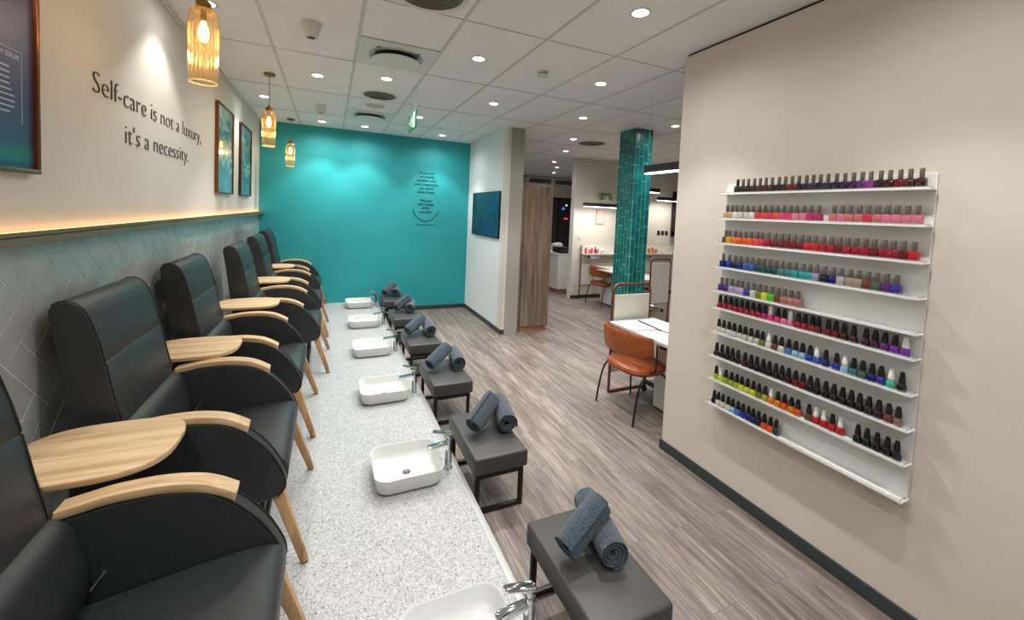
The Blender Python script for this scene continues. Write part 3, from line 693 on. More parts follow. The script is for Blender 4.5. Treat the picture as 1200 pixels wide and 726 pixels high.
def make_roll(seed, L=.30, Rr=.047, turns=2.6, name='rolled_towel'):
    rd = random.Random(seed); bm = B(); th = .0105; n = 20; N_ = int(turns*n)
    def rad(i): return .010+(Rr-.010)*(i/N_)
    ns = 9; rings = []
    for j in range(ns):
        x = -L/2+L*j/(ns-1); ex = abs(2*j/(ns-1)-1)
        row = []
        for side in (0, 1):
            for i in (range(N_+1) if side == 0 else range(N_, -1, -1)):
                a = 2*PI*i/n; r = rad(i)+(th*.88 if side == 0 else 0)-(.0035*ex**4 if side == 0 and i > N_-n else 0)
                r += .0010*math.sin(3*a+seed)+.0008*math.sin(9*x*10+a*2)
                xe = x+(math.copysign((1-i/N_)*.010+(rd.random()-.5)*.002, -x) if ex == 1 else 0)
                row.append(bm.verts.new((xe, r*math.cos(a), r*math.sin(a))))
        rings.append(row)
    m_ = len(rings[0])
    for a, b in zip(rings, rings[1:]):
        for k in range(m_): bm.faces.new((a[k], a[(k+1) % m_], b[(k+1) % m_], b[k]))
    for rg in (rings[0], rings[-1]):
        for i in range(N_): bm.faces.new((rg[i], rg[i+1], rg[m_-2-i], rg[m_-1-i]))
    bmesh.ops.recalc_face_normals(bm, faces=bm.faces[:])
    me = bpy.data.meshes.new(name); bm.to_mesh(me); bm.free(); me.materials.append(M_towel)
    for p in me.polygons: p.use_smooth = True
    me.set_sharp_from_angle(angle=math.radians(50))
    o = bpy.data.objects.new(name, me); C.objects.link(o); return o
def place_roll(o, a, b, spin):
    a, b = Vector(a), Vector(b); d = (b-a); q = d.to_track_quat('X', 'Z'); o.rotation_mode = 'QUATERNION'
    from mathutils import Quaternion
    o.rotation_quaternion = q @ Quaternion((1, 0, 0), spin); o.location = (a+b)/2
r1 = make_roll(1, .33, .060, 3.4); r2 = make_roll(5, .245, .056, 3.2)
zt = SH+.070
snm = ['nearest stool', 'second stool from the camera', 'third stool from the camera', 'third stool from the teal wall', 'second stool from the teal wall', 'stool closest to the teal wall']
PL = [((1.070,1.240),(1.150,1.59),(.915,1.360),(1.10,1.405)), ((1.075,2.335),(1.135,2.67),(.868,2.40),(1.07,2.54)), ((1.078,3.44),(1.115,3.77),(.835,3.50),(1.03,3.62)),
      ((1.060,4.47),(1.085,4.78),(.825,4.56),(1.00,4.67)), ((1.020,5.60),(1.10,5.89),(.860,5.68),(1.04,5.79)), ((.985,6.70),(1.05,6.97),(.830,6.74),(.98,6.88))]
for i, (a, b, c, d) in enumerate(PL):
    o = r1 if i == 0 else r1.copy(); o2 = r2 if i == 0 else r2.copy()
    if i: C.objects.link(o); C.objects.link(o2)
    place_roll(o, (*a, zt), (*b, zt), [2.2, 1.0, 2.9, .4, 2.0, 1.4][i])
    c, d = Vector(c), Vector(d); dd = (d-c).normalized(); d = c+dd*.20
    place_roll(o2, (*c, SH+.070), (*d, SH+.168), [1.2, .3, 2.2, 1.9, .8, 2.6][i])
    tag(o, 'rolled slate blue towel lying flat on the '+snm[i], 'towel', 'rolled towels on the stools')
    tag(o2, 'rolled slate blue towel leaning across another on the '+snm[i], 'towel', 'rolled towels on the stools')

# ------------------------------------------------------------------ nail polish rack
t = thing('polish_rack', 'large white wall rack of ten shelves holding nail polish bottles', 'wall rack', (RW, 1.384, 0))
bm = B(); box(bm, -.016, -.001, -.507, .512, .558, 2.028, .002, 1); obj('back_panel', bm, M_gloss, t)
M_acr = mat('clear_acrylic_rail', (232,238,238), .06); M_acr.node_tree.nodes['Principled BSDF'].inputs['Transmission Weight'].default_value = .85
SZ = [1.962, 1.801, 1.642, 1.487, 1.332, 1.221, 1.063, .904, .751, .588]
for z in SZ:
    bm = B(); prism(bm, [(-.016, z-.010), (-.016, z-.004), (-.084, z-.006), (-.084, z+.001), (-.087, z+.001), (-.087, z-.010)], -.513, .513, 'y', .0008, 1)
    s = obj('shelf', bm, M_gloss, t)
    bm = B(); box(bm, -.082, -.080, -.507, .507, z-.005, z+.006, .0005, 1)
    for e in (-.507, .505): box(bm, -.080, -.03, e, e+.002, z-.005, z+.006, .0005, 1)
    obj('clear_rail', bm, M_acr, s)
PAL = {'k':('black',(16,14,16)), 'K':('dark brown black',(34,20,22)), 'm':('dark maroon',(62,14,26)), 'r':('dark red',(112,14,26)), 'R':('bright red',(196,24,34)), 'c':('crimson',(158,18,44)), 'n':('near black navy',(20,20,44)),
 'u':('dark purple',(50,20,62)), 'p':('purple',(96,32,112)), 'M':('magenta purple',(142,46,138)), 't':('beige nude',(196,168,128)), 'w':('milky white',(224,222,214)), 'x':('clear',(206,204,194)), 'h':('hot pink',(226,52,124)), 'H':('rosy red',(212,48,76)),
 'C':('coral red',(224,72,62)), 'i':('light pink',(222,120,150)), 'I':('dusty salmon pink',(204,112,118)), 'g':('magenta',(184,36,110)), 'b':('brown',(112,58,46)), 'y':('golden yellow',(222,176,20)), 'o':('amber orange',(226,130,24)), 'O':('vivid orange',(232,84,30)),
 'N':('navy blue',(22,28,110)), 'B':('royal blue',(30,50,170)), 'l':('medium blue',(60,90,170)), 'T':('dark teal',(14,70,78)), 'G':('grey teal',(70,118,124)), 'q':('bright teal',(24,150,152)), 'v':('lilac grey',(150,142,170)), 's':('silver glitter',(176,170,164)),
 'S':('tan glitter',(160,142,124)), 'V':('violet blue',(58,50,150)), 'L':('pale lilac',(176,156,196)), 'P':('deep violet',(74,44,130)), 'e':('olive green',(116,124,34)), 'Y':('lime yellow',(206,214,44)), 'E':('bright green',(70,186,50)), 'j':('translucent rose',(178,110,110)),
 'a':('pale blue',(150,190,214)), 'A':('sky blue',(60,120,190)), 'z':('mint green',(70,186,156)), 'Z':('smoky green',(76,98,88)), 'd':('dark plum',(64,18,54)), 'D':('bright violet',(120,38,160)), 'f':('acid green',(160,176,40)), 'F':('nude brown',(140,96,84))}
ROWS = [
 ('top', 1, 'kkKKmmmkKrmnununuupMKmrm'+'m', '', [1.793,1.757,1.722,1.683,1.647,1.611,1.574,1.534,1.498,1.461,1.425,1.386,1.352,1.317,1.281,1.242,1.205,1.168,1.132,1.098,1.059,1.024,.987,.952,.914]),
 ('second', 0, 'ttwxxwHCHChhiiggIiIIHIiiii', '', [1.856,1.823,1.791,1.755,1.716,1.679,1.642,1.605,1.569,1.532,1.496,1.459,1.426,1.387,1.351,1.313,1.242,1.205,1.17,1.132,1.096,1.059,1.023,.987,.95,.915]),
 ('third', 0, 'byoOOOCHcrrrrrRRccrcccrccrR', '', [1.854,1.828,1.788,1.754,1.716,1.681,1.641,1.61,1.572,1.532,1.495,1.459,1.424,1.387,1.352,1.317,1.278,1.241,1.205,1.17,1.132,1.096,1.06,1.022,.988,.953,.916]),
 ('fourth', 0, 'NBnNllTTTTGGqqqvnNsSSbZpV', '', [1.861,1.816,1.774,1.739,1.698,1.66,1.623,1.59,1.554,1.517,1.481,1.443,1.408,1.367,1.333,1.301,1.262,1.222,1.186,1.147,1.112,1.075,1.041,1.003,.967]),
 ('fifth', 0, 'PPLLLVxeYEbjjj', '', [1.861,1.825,1.787,1.747,1.716,1.679,1.639,1.602,1.568,1.526,1.491,1.456,1.419,1.383]),
 ('sixth', 2, 'ccccccccghhiicccrrrmmddpDD', (9,12,25), [1.863,1.824,1.786,1.748,1.71,1.672,1.634,1.598,1.561,1.526,1.485,1.449,1.414,1.373,1.339,1.302,1.273,1.226,1.191,1.155,1.114,1.064,1.028,.991,.954,.917]),
 ('seventh', 2, 'xxwxxxxxewbwAaaBlNBaGZNVzk', (9,16,19,24), [1.859,1.824,1.785,1.749,1.71,1.674,1.635,1.597,1.564,1.525,1.489,1.452,1.413,1.376,1.34,1.301,1.268,1.226,1.177,1.14,1.103,1.066,1.029,.994,.957,.918]),
 ('eighth', 2, 'mKkKKmkkkkkKmrrkkkKkkkKKbF', (), [1.864,1.824,1.785,1.749,1.711,1.663,1.623,1.587,1.548,1.511,1.473,1.438,1.402,1.364,1.326,1.289,1.256,1.214,1.177,1.139,1.102,1.067,1.03,.992,.955,.92]),
 ('ninth', 2, 'fYfffYYYefooOoObRRRRkkkkn', (1,10,16,17,19), [1.856,1.821,1.785,1.744,1.707,1.673,1.635,1.598,1.562,1.524,1.487,1.45,1.413,1.375,1.34,1.285,1.25,1.212,1.173,1.137,1.064,1.027,.988,.949,.914]),
 ('bottom', 2, 'kxxwaABNNnOOT', (), [1.858,1.827,1.794,1.755,1.723,1.686,1.653,1.617,1.586,1.553,1.517,1.48,1.447])]
M_capg = mat('grey_brown_cap', (104,98,90), .35, .3); M_capk = mat('black_cap', (20,20,21), .35); M_capw = mat('white_cap', (236,236,234), .4)
proto = {}
def bottle_proto(style, capm, col):
    key = (style, capm.name, col)
    if key in proto: return proto[key]
    nm, rgb = PAL[col]
    bm_ = proto.get(('mesh', style))
    if bm_ is None:
        bm = B()
        if style == 0:
            rs = [(.0335, .026, .003, 0), (.0352, .028, .004, .002), (.0352, .028, .004, .041), (.031, .024, .006, .046), (.014, .014, .0068, .048), (.013, .013, .0064, .050)]
        else:
            rs = [(.031, .027, .008, 0), (.0345, .030, .010, .003), (.034, .029, .011, .022), (.027, .024, .010, .033), (.015, .015, .0073, .040), (.013, .013, .0064, .044)]
        loft(bm, [[(y, x, z) for x, y in rrect(a, b, r, 3)][::-1] for a, b, r, z in rs])
        me = bpy.data.meshes.new('bottle_glass'); bm.to_mesh(me); bm.free()
        bm = B()
        if style == 0: lathe(bm, [(.0080, .048), (.0088, .050), (.0090, .088), (.0080, .0900)], 12)
        else: lathe(bm, [(.0115, .038), (.0128, .041), (.0120, .055), (.0092, .078), (.0084, .085), (.0062, .087)], 12)
        mc = bpy.data.meshes.new('cap'); bm.to_mesh(mc); bm.free()
        for q in (me, mc):
            for p in q.polygons: p.use_smooth = True
            q.set_sharp_from_angle(angle=math.radians(40))
            q.materials.append(M_capg)
        proto[('mesh', style)] = bm_ = (me, mc)
    me = bm_[0].copy(); me.materials[0] = mat('polish_'+nm.replace(' ', '_'), tuple(v*.86 for v in rgb), .14, coat=.5)
    ck = ('cap', style, capm.name)
    if ck not in proto: proto[ck] = bm_[1].copy(); proto[ck].materials[0] = capm
    proto[key] = (me, proto[ck]); return proto[key]
for ri, (rn, style, cols, whites, ysl) in enumerate(ROWS):
    z = SZ[ri]-.0045
    for k, y in enumerate(ysl):
        col = cols[k]; capm = M_capk if (style == 2 or (ri == 0 and k == 0)) else M_capg; cn = 'black' if capm is M_capk else 'grey'
        if style == 2 and k in whites: capm = M_capw; cn = 'white'
        a, b = bottle_proto(0 if style < 2 else 2, capm, col)
        o = bpy.data.objects.new('nail_polish_bottle', a); C.objects.link(o); o.location = (RW-.052, y, z); o.rotation_euler = (0, 0, R.uniform(-.05, .05))
        c = bpy.data.objects.new('cap', b); C.objects.link(c); c.parent = o
        tag(o, '%s nail polish, %s cap, %s from left on the %s rack shelf' % (PAL[col][0], cn, ORD[k], rn), 'nail polish', 'nail polish bottles on the %s shelf of the rack' % rn)
tag(obj('shelf_card', box(B(), -.004, .004, -.035, .035, 0, .045, .001, 1), M_gloss, loc=(RW-.03, 1.85, SZ[0]-.0045)), 'small blank white card standing at the left end of the top rack shelf', 'card')

# ------------------------------------------------------------------ grey-brown cabinet by the partition
t = thing('tall_cabinet', 'tall grey brown woodgrain cabinet with copper kickboard beside the white partition', 'cabinet', (2.575, 5.46, 0))
bm = B(); box(bm, .05, .525, .0, .62, .075, 2.21, .002, 1); box(bm, 0, .06, .012, .62, 0, 2.21, .002, 1); obj('body', bm, M_cab, t)
bm = B(); box(bm, .056, .515, -.012, .002, .082, 2.205, .002, 1); obj('door', bm, M_cab, t)
bm = B(); box(bm, .06, .50, .008, .6, 0, .075, .001, 1); obj('kickboard', bm, M_kick, t)
# ------------------------------------------------------------------ teal tiled column
bm = B(); cx0, cx1, cy0, cy1 = 3.775, 4.065, 4.46, 4.80
box(bm, cx0, cx1, cy0, cy1, 0, H, mi=1)
def tiles(n, fn, L):
    wd = L/n
    for k in range(n):
        z = -.25+(.0, .125, .04, .165)[k % 4]
        while z < H:
            a, b = max(z+.0035, .0), min(z+.2465, H)
            if b > a+.01: fn(k*wd+.0035, (k+1)*wd-.0035, a, b)
            z += .25
tiles(4, lambda a, b, z0, z1: box(bm, cx0+a, cx0+b, cy0-.005, cy0, z0, z1, .001, 1), cx1-cx0)
tiles(4, lambda a, b, z0, z1: box(bm, cx0+a, cx0+b, cy1, cy1+.005, z0, z1, .001, 1), cx1-cx0)
tiles(5, lambda a, b, z0, z1: box(bm, cx0-.005, cx0, cy0+a, cy0+b, z0, z1, .0012, 1), cy1-cy0)
tiles(5, lambda a, b, z0, z1: box(bm, cx1, cx1+.005, cy0+a, cy0+b, z0, z1, .0012, 1), cy1-cy0)
o = obj('tiled_column', bm, [M_ctile, M_cgrout]); tag(o, 'square column clad in vertical glossy teal tiles with pale grout', 'column')

# ------------------------------------------------------------------ manicure desks
def arch(t, x0, x1, y, ztop, zp0, zp1, r=.07):
    pts = [(x0, y, .014), (x0, y, ztop-r)]
    for k in range(1, 7): a = PI/2*k/6; pts.append((x0+r-r*math.cos(a), y, ztop-r+r*math.sin(a)))
    for k in range(1, 7): a = PI/2*(1-k/6); pts.append((x1-r+r*math.cos(a), y, ztop-r+r*math.sin(a)))
    pts.append((x1, y, .014))
    bm = B(); tube(bm, pts, .014, 12); tube(bm, [(x0, y, .015), (x1, y, .015)], .014, 12); f = obj('arch_frame', bm, M_rose, t)
    bm = B(); box(bm, x0+.012, x1-.012, y-.009, y+.009, zp0, zp1, .002, 1); obj('divider_panel', bm, M_cream, t)
t = thing('manicure_desk', 'white manicure desk with rose brown arch frame, partly behind the right wall', 'desk', (2.55, 3.30, 0))
arch(t, .07, .54, 0, 1.105, .21, 1.0)
bm = B(); box(bm, 0, .56, -1.30, -.05, .722, .752, .004, 2); obj('desk_top', bm, M_desk, t)
bm = B(); box(bm, .28, .54, -.95, -.40, .022, .722, .003, 1); pd = obj('pedestal', bm, M_gloss, t)
bm = B(); tube(bm, [(.28, -.53, .60), (.262, -.53, .595), (.262, -.47, .595), (.28, -.47, .60)], .008, 8); obj('handle', bm, M_dark, pd)
for x, y in ((.31, -.43), (.51, -.43), (.31, -.92), (.51, -.92)): bm = B(); tube(bm, [(x-.008, y, .0120), (x+.008, y, .0120)], .0120, 12); obj('caster', bm, M_dark, pd)
bm = B(); prism(bm, [(0, 0), (.23, 0), (.23, .009), (0, .009)], -.30, .0, 'y', .001, 1); o = obj('price_menu', bm, M_paper, loc=(2.585, 3.19, .7525)); o.rotation_euler = (0, 0, -.10); tag(o, 'white price menu sheets at the far left of the manicure desk', 'paper')
t = thing('folder', 'dark edged white folder lying open across the manicure desk', 'folder', (2.93, 2.95, .7525), -.12)
bm = B(); box(bm, -.12, .12, -.21, .21, 0, .006, .001, 1); obj('cover', bm, M_dark, t)
bm = B(); box(bm, -.10, .115, -.205, .205, .006, .010, .0005, 1); obj('sheet', bm, M_paper, t)
bm = B(); prism(bm, [(0, 0), (.21, 0), (.21, .006), (0, .006)], -.30, 0, 'y', .001, 1); o = obj('white_booklet', bm, M_paper, loc=(2.585, 2.80, .7525)); tag(o, 'white booklet on the manicure desk edge beside the right wall', 'booklet')
bm = B(); tube(bm, [(2.83, 2.60, .7575), (2.97, 2.67, .7575)], [.005, .004], 8); o = obj('black_pen', bm, M_dark); tag(o, 'black pen lying on the manicure desk next to the folder', 'pen')
# far desk and its arch
t = thing('manicure_desk', 'far white manicure desk with tall cream divider, right of the teal column', 'desk', (4.86, 5.28, 0))
arch(t, .07, .50, 0, 1.105, .36, 1.045)
bm = B(); box(bm, 0, .55, .05, 1.72, .722, .752, .004, 2); obj('desk_top', bm, M_desk, t)
bm = B(); box(bm, .26, .52, .9, 1.6, .035, .722, .003, 1); obj('pedestal', bm, M_gloss, t)
# desk chairs
def make_desk_chair():
    t = thing('desk_chair', 'tan leather desk chair with curved back and thin black legs, nearest one', 'chair', (2.62, 2.93, 0), 0, 'tan leather desk chairs')
    bm = B(); n = 20; rings = []
    for z, k in ((.392, .66), (.398, .82), (.414, .95), (.438, 1.0), (.462, .97), (.475, .86), (.478, .6), (.472, .3)):
        rings.append([((.235*k*math.copysign(abs(math.cos(2*PI*j/32))**.75, math.cos(2*PI*j/32))), (.250*k*math.copysign(abs(math.sin(2*PI*j/32))**.75, math.sin(2*PI*j/32))), z-.022*math.sin(2*PI*j/32)**2*k+.010*(1-abs(math.cos(2*PI*j/32)))*k) for j in range(32)])
    loft(bm, rings); obj('seat', bm, M_tan, t)
    # curved backrest band, wrapping the seat
    bm = B(); th = .028; cols = 26; G = []
    for i in range(cols+1):
        a = math.radians(-71+142*i/cols); e = abs(2*i/cols-1); zt_ = .795-.035*e**2; zb = .575+.03*e**3
        prof = [(0, zb), (0, (zb+zt_)/2), (0, zt_), (1, zt_), (1, (zb+zt_)/2), (1, zb)]
        rp = []
        for k_ in range(14):
            q = 2*PI*k_/14; rz_ = (zt_+zb)/2+(zt_-zb)/2*math.copysign(abs(math.sin(q))**.45, math.sin(q)); off = th*.5*math.copysign(abs(math.cos(q))**.8, math.cos(q))*(1 if 0 < i < cols else .4)
            lean = (rz_-.57)*.10
            R0 = .285+off; rp.append((-(R0*math.cos(a))*.96+.02-lean, R0*math.sin(a)*1.12, rz_))
        G.append(rp)
    loft(bm, G); bmesh.ops.recalc_face_normals(bm, faces=bm.faces[:]); obj('backrest', bm, M_tan, t)
    for s in (-1, 1):
        bm = B(); tube(bm, smoothpath([(-.02, s*.19, .415), (-.10, s*.235, .40), (-.16, s*.25, .34), (-.20, s*.258, .18), (-.225, s*.262, .0)], 5), .0095, 8); obj('leg', bm, M_blk, t)
        bm = B(); tube(bm, smoothpath([(.05, s*.19, .415), (.13, s*.225, .39), (.165, s*.245, .30), (.18, s*.255, .15), (.19, s*.26, .0)], 5), .0095, 8); obj('leg', bm, M_blk, t)
        bm = B(); tube(bm, [(-.03, s*.20, .41), (-.04, s*.30, .47), (-.055, s*.318, .62), (-.06, s*.318, .70)], .008, 8); obj('back_support', bm, M_blk, t)
    bm = B(); box(bm, -.10, .10, -.14, .14, .385, .396, .002, 1); obj('seat_frame', bm, M_blk, t)
    return t
dc = make_desk_chair()
dup(dc, (5.12, 6.80, 0), 0, 'small tan leather desk chair far away left of the teal column')
# wall stations at the back
def station(x0, x1, lb):
    t = thing('wall_station', lb, 'shelf unit', (x0, 7.405, 0))
    w_ = x1-x0
    bm = B(); box(bm, 0, w_, -.018, -.002, .30, 1.15, .002, 1); obj('back_board', bm, M_cream, t)
    for x in (0, w_): bm = B(); tube(bm, [(x, -.03, 0), (x, -.03, 1.16)], .013, 10); obj('post', bm, M_rose, t)
    bm = B(); box(bm, 0, w_, -.20, -.018, .968, .985, .002, 1); box(bm, 0, w_, -.205, -.198, .962, .992, .001, 1); obj('shelf', bm, M_cream, t)
    return t
station(4.935, 6.0, 'cream backed wall station with rose post and narrow shelf left of the column')
station(6.62, 7.6, 'cream backed wall station with narrow shelf at the far right of the column')
def roll(x, lb):
    t = thing('paper_roll', lb, 'paper roll', (x, 7.30, .915))
    bm = B(); tube(bm, [(-.12, 0, 0), (.12, 0, 0)], .052, 24); obj('paper', bm, M_paper, t)
    bm = B(); tube(bm, [(-.13, 0, 0), (.13, 0, 0)], .016, 12); box(bm, -.135, -.128, -.012, .012, -.02, .055, .002, 1); box(bm, .128, .135, -.012, .012, -.02, .055, .002, 1); obj('holder', bm, M_dark, t)
roll(5.22, 'white paper roll mounted under the shelf left of the teal column'); roll(6.90, 'white paper roll mounted under the shelf right of the teal column')
def small_bottle(x, y, z, h, r, rgb, nm, lb, gp):
    t = thing('product_bottle', lb, 'bottle', (x, y, z), 0, gp)
    bm = B(); lathe(bm, [(r*.9, 0), (r, .004), (r, h*.62), (r*.45, h*.74), (r*.4, h*.78)], 14); obj('body', bm, mat('product_'+nm, rgb, .2, coat=.3), t)
    bm = B(); lathe(bm, [(r*.5, h*.77), (r*.5, h*.97), (r*.4, h)], 12); obj('cap', bm, M_capw if nm != 'red' else M_capg, t)
k = 0
for i, (nm, rgb) in enumerate((('rose', (206,90,110)), ('pink', (226,130,150)), ('rose', (206,90,110)), ('red', (170,40,50)), ('pink', (226,130,150)), ('clear_white', (222,220,214)), ('clear_white', (222,220,214)), ('clear_white', (222,220,214)))):
    small_bottle(4.995+.075*i, 7.29-.02*(i % 2), .9855, (.17, .14, .16, .15, .14, .12, .13, .11)[i], .026, rgb, nm, '%s product bottle, %s from left on the shelf left of the column' % (nm.replace('_', ' '), ORD[i]), 'products on the left station shelf')
for i, (nm, rgb) in enumerate((('orange', (214,128,60)), ('orange', (214,128,60)), ('amber', (190,140,80)), ('clear_white', (222,220,214)), ('clear_white', (222,220,214)))):
    small_bottle(6.72+.105*i, 7.29, .9855, (.17, .19, .14, .12, .10)[i], .032, rgb, nm, '%s product bottle, %s from left on the shelf right of the column' % (nm.replace('_', ' '), ORD[i]), 'products on the right station shelf')
# linear pendant lights
def linear(a, b, zc, lb, hh=.075, wd=.045, wires=True, en=10):
    a, b = Vector((*a, 0)), Vector((*b, 0)); L = (b-a).length; t = thing('linear_light', lb, 'pendant light', (*((a+b)/2).xy, zc), math.atan2((b-a).y, (b-a).x))
    bm = B(); box(bm, -L/2, L/2, -wd/2, wd/2, -.02, hh-.02, .002, 1); obj('housing', bm, M_dark, t)
    bm = B(); box(bm, -L/2+.01, L/2-.01, -wd/2+.004, wd/2-.004, -.034, -.020, .002, 1); obj('diffuser', bm, M_linear, t)
    for s in (-1, 1): bm = B(); tube(bm, [(s*(L/2-.04), 0, hh-.02), (s*(L/2-.04), 0, H-zc)], .0015, 6); obj('wire', bm, M_alu, t)
    l = bpy.data.lights.new('linear_glow', 'AREA'); l.shape = 'RECTANGLE'; l.size = L*.95; l.size_y = wd; l.energy = en; l.color = (1, .95, .88)
    o = bpy.data.objects.new('linear_glow', l); C.objects.link(o); o.parent = t; o.location = (0, 0, -.038)
linear((2.905, 2.15), (2.905, 3.27), 2.255, 'black linear pendant light hanging above the near manicure desk', en=4)
linear((4.69, 7.0), (5.7, 7.0), 2.00, 'black linear pendant light on the back wall left of the teal column', en=11)
linear((5.0, 6.0), (5.70, 6.0), 2.30, 'short black linear light end showing right of the teal column', en=10)
linear((6.62, 7.0), (7.5, 7.0), 2.22, 'black linear pendant light at far right above the products', en=11)
# wall bits
for x, z, lb in ((4.906, 1.34, 'white light switch plate on the ivory wall near the corner'), ):
    t = thing('light_switch', lb, 'switch', (x, 7.42, z)); bm = B(); box(bm, -.035, .035, -.008, 0, -.058, .058, .003, 2); obj('plate', bm, M_gloss, t)
    bm = B(); box(bm, -.009, .009, -.013, -.006, -.018, .018, .002, 1); obj('rocker', bm, M_ceilw, t)
for i, x in enumerate((7.10, 7.22, 7.34)):
    t = thing('dark_socket', 'black wall socket, %s of three above the right station shelf' % ('leftmost', 'middle', 'rightmost')[i], 'socket', (x, 7.42, 1.46)); bm = B(); box(bm, -.042, .042, -.010, 0, -.05, .05, .003, 2); obj('plate', bm, M_dark, t)
    bm = B(); box(bm, -.014, .014, -.012, -.009, -.012, .018, .001, 1); obj('opening', bm, M_capg, t)
t = thing('framed_notice', 'small pink framed notice on the wall behind the teal column', 'notice', (5.40, 7.42, 1.80))
bm = B(); box(bm, -.10, .10, -.016, 0, -.19, .19, .003, 1); obj('frame', bm, mat('pale_rose', (196,150,140), .5), t); bm = B(); box(bm, -.085, .085, -.018, -.015, -.17, .17); obj('sheet', bm, mat('pink_sheet', (222,196,184), .6), t)
t = thing('wall_mirror', 'narrow black framed mirror at the far right beside the wall edge', 'mirror', (7.46, 7.19, 1.90))
bm = B(); box(bm, -.02, .02, -.20, .20, -.52, .55, .004, 2); obj('frame', bm, M_dark, t); bm = B(); box(bm, -.022, -.018, -.17, .17, -.49, .52); obj('glass', bm, mat('dark_mirror', (60,60,62), .05, 1.0), t)
bm = B(); sqbar(bm, (.02, 0, .2), (.12, 0, .2), .03); sqbar(bm, (.11, 0, -.6), (.11, 0, 1.1), .04); obj('mount', bm, M_dark, t)
M_leaf = noisy('fern_green', (92,140,44), .5, 30, .25)
def plant(x, y, z, lb):
    t = thing('trailing_plant', lb, 'plant', (x, y, z))
    bm = B(); lathe(bm, [(.045, 0), (.06, .01), (.07, .10), (.063, .10), (.055, .02), (.001, .02)], 20); obj('pot', bm, M_gloss, t)
    bm = B()
    for k in range(46):
        a = R.uniform(0, 2*PI); l = R.uniform(.10, .24); dr = R.uniform(.03, .26); w_ = R.uniform(.008, .015)
        pts = [Vector((math.cos(a)*l*s, math.sin(a)*l*s, .10+.07*math.sin(s*PI*.7)-dr*s*s)) for s in (0, .25, .5, .75, 1)]; sd = Vector((-math.sin(a), math.cos(a), .2))
        prev = None
        for i, p in enumerate(pts):
            q = w_*(.4, 1, 1, .7, .05)[i]; cur = (bm.verts.new(p+sd*q), bm.verts.new(p-sd*q))
            if prev: bm.faces.new((prev[0], cur[0], cur[1], prev[1]))
            prev = cur
    obj('leaves', bm, M_leaf, t)
    bm = B(); box(bm, -.10, .10, 7.42-y-.20, 7.42-y, -.018, -.001, .002, 1) if 7.42-y < .3 else None; obj('bracket_shelf', bm, M_cream, t)
plant(5.45, 7.28, 2.14, 'green trailing plant on a wall bracket, left behind the teal column')
plant(6.46, 7.28, 2.05, 'green trailing plant on a wall bracket, right of the teal column')
# rolling stools (technician)
def rolling_stool(x, y, lb, h=.46, rz=.3):
    t = thing('rolling_stool', lb, 'stool', (x, y, 0), rz, 'rolling stools')
    bm = B(); lathe(bm, [(.14, h-.06), (.17, h-.055), (.175, h-.03), (.165, h-.005), (.12, h), (.001, h)], 28); obj('seat', bm, M_dark, t)
    bm = B(); tube(bm, [(0, 0, .07), (0, 0, h-.06)], .022, 14); obj('gas_lift', bm, M_chrome, t)
    for k in range(5):
        a = 2*PI*k/5; c_, s_ = math.cos(a), math.sin(a); bm = B(); tube(bm, [(.02*c_, .02*s_, .085), (.24*c_, .24*s_, .062)], [.020, .013], 8); ar = obj('base_arm', bm, M_chrome, t)
        bm = B(); px, py = .25*c_, .25*s_
        for e in (-.013, .013): tube(bm, [(px-s_*(e-.006), py+c_*(e-.006), .027), (px-s_*(e+.006), py+c_*(e+.006), .027)], .027, 14)
        tube(bm, [(px, py, .03), (px, py, .066)], .008, 8); obj('caster', bm, M_dark, ar)
rolling_stool(5.75, 6.15, 'black rolling stool glimpsed beneath the cream divider right of the column')
# trolley wheels behind the near pedestal
t = thing('salon_trolley', 'black wheeled salon trolley standing behind the near desk pedestal', 'trolley', (3.15, 3.11, 0))
for x in (-.15, .11):
    for y in (-.10, .10): bm = B(); tube(bm, [(x-.012, y, .032), (x+.012, y, .032)], .032, 16); obj('caster', bm, M_dark, t)
bm = B()
for x in (-.15, .11):
    for y in (-.10, .10): sqbar(bm, (x, y, .05), (x, y, .60), .016)
obj('post', bm, M_blk, t)
for z in (.09, .34, .58):
    bm = B(); box(bm, -.16, .12, -.11, .11, z, z+.012, .002, 1); box(bm, -.16, -.155, -.11, .11, z, z+.05, .001, 1); box(bm, .115, .12, -.11, .11, z, z+.05, .001, 1); obj('tray', bm, M_dark, t)

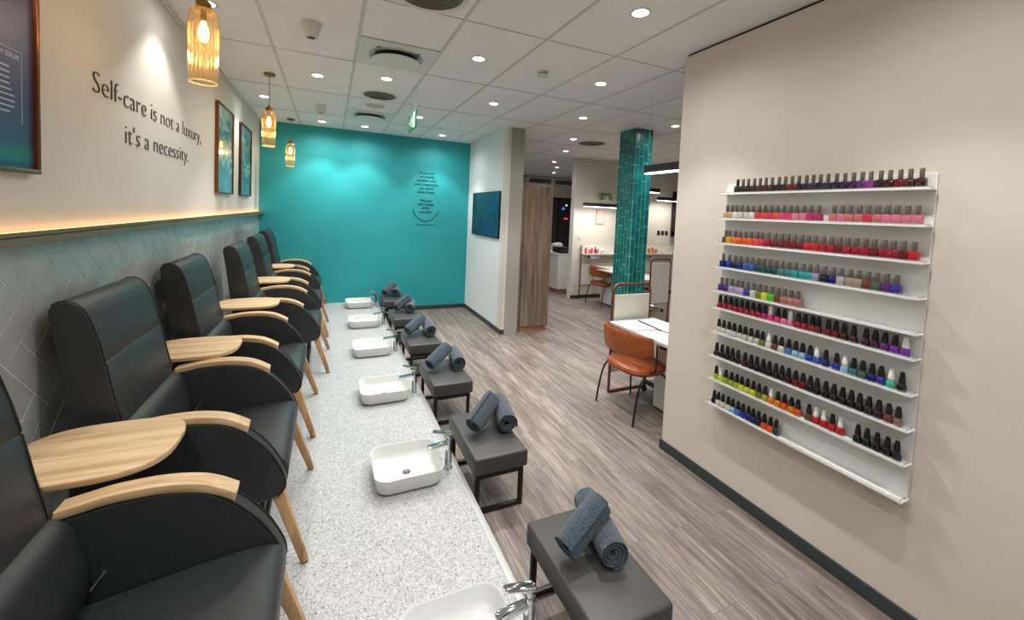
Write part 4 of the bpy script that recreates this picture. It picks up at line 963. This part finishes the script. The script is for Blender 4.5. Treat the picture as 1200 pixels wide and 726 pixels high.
# ------------------------------------------------------------------ back area
t = thing('back_cabinet', 'white half height cabinet with copper kickboard by the far opening', 'cabinet', (4.80, 7.43, 0))
bm = B(); box(bm, -.04, .5, .58, 1.18, .09, .87, .003, 1); obj('body', bm, M_gloss, t)
bm = B(); box(bm, -.05, .5, .57, 1.19, .87, .90, .003, 1); obj('top', bm, M_gloss, t)
bm = B(); box(bm, -.02, .5, .60, 1.17, 0, .09, .001, 1); obj('kickboard', bm, M_kick, t)
t = thing('black_case', 'black equipment case on top of the white back cabinet', 'case', (4.95, 8.2, .90))
bm = B(); box(bm, -.14, .18, -.14, .2, 0, .14, .01, 2); obj('body', bm, M_dark, t); bm = B(); tube(bm, [(-.08, -.145, .07), (-.08, -.165, .07), (.06, -.165, .07), (.06, -.145, .07)], .007, 8); obj('handle', bm, M_capg, t)
t = thing('back_counter', 'white topped counter with black open shelving in the back area', 'counter', (5.6, 9.75, 0))
bm = B(); box(bm, 0, 1.3, -.05, .6, .73, .765, .004, 1); obj('top', bm, M_gloss, t)
bm = B(); box(bm, .03, .06, 0, .58, 0, .73, .002, 1); box(bm, 1.24, 1.27, 0, .58, 0, .73, .002, 1); box(bm, .03, 1.27, .56, .58, 0, .73, .002, 1)
for z in (.08, .38, .62): box(bm, .06, 1.24, .0, .56, z, z+.02, .002, 1)
obj('shelving', bm, M_dark, t)
t = thing('white_machine', 'small white machine standing on the back counter', 'machine', (5.80, 9.95, .765))
bm = B(); prism(bm, [(-.12, 0), (.16, 0), (.16, .20), (.12, .24), (-.12, .20)], -.12, .12, 'y', .012, 2); obj('body', bm, M_gloss, t)
bm = B(); box(bm, .04, .12, -.135, -.115, .0, .12, .004, 1); obj('dispenser', bm, M_dark, t)
t = thing('air_conditioner', 'long grey air conditioning unit high on the far wall', 'air conditioner', (6.62, FY, 2.86))
bm = B(); box(bm, -.90, .90, -.28, 0, -.115, .115, .02, 3); obj('casing', bm, M_ceilw, t)
for x0, x1 in ((-.82, -.02), (.14, .80)): bm = B(); box(bm, x0, x1, -.285, -.275, -.075, .06, .003, 1); [box(bm, x0, x1, -.290, -.284, -.07+.03*q, -.062+.03*q) for q in range(5)]; obj('grille', bm, M_grille, t)
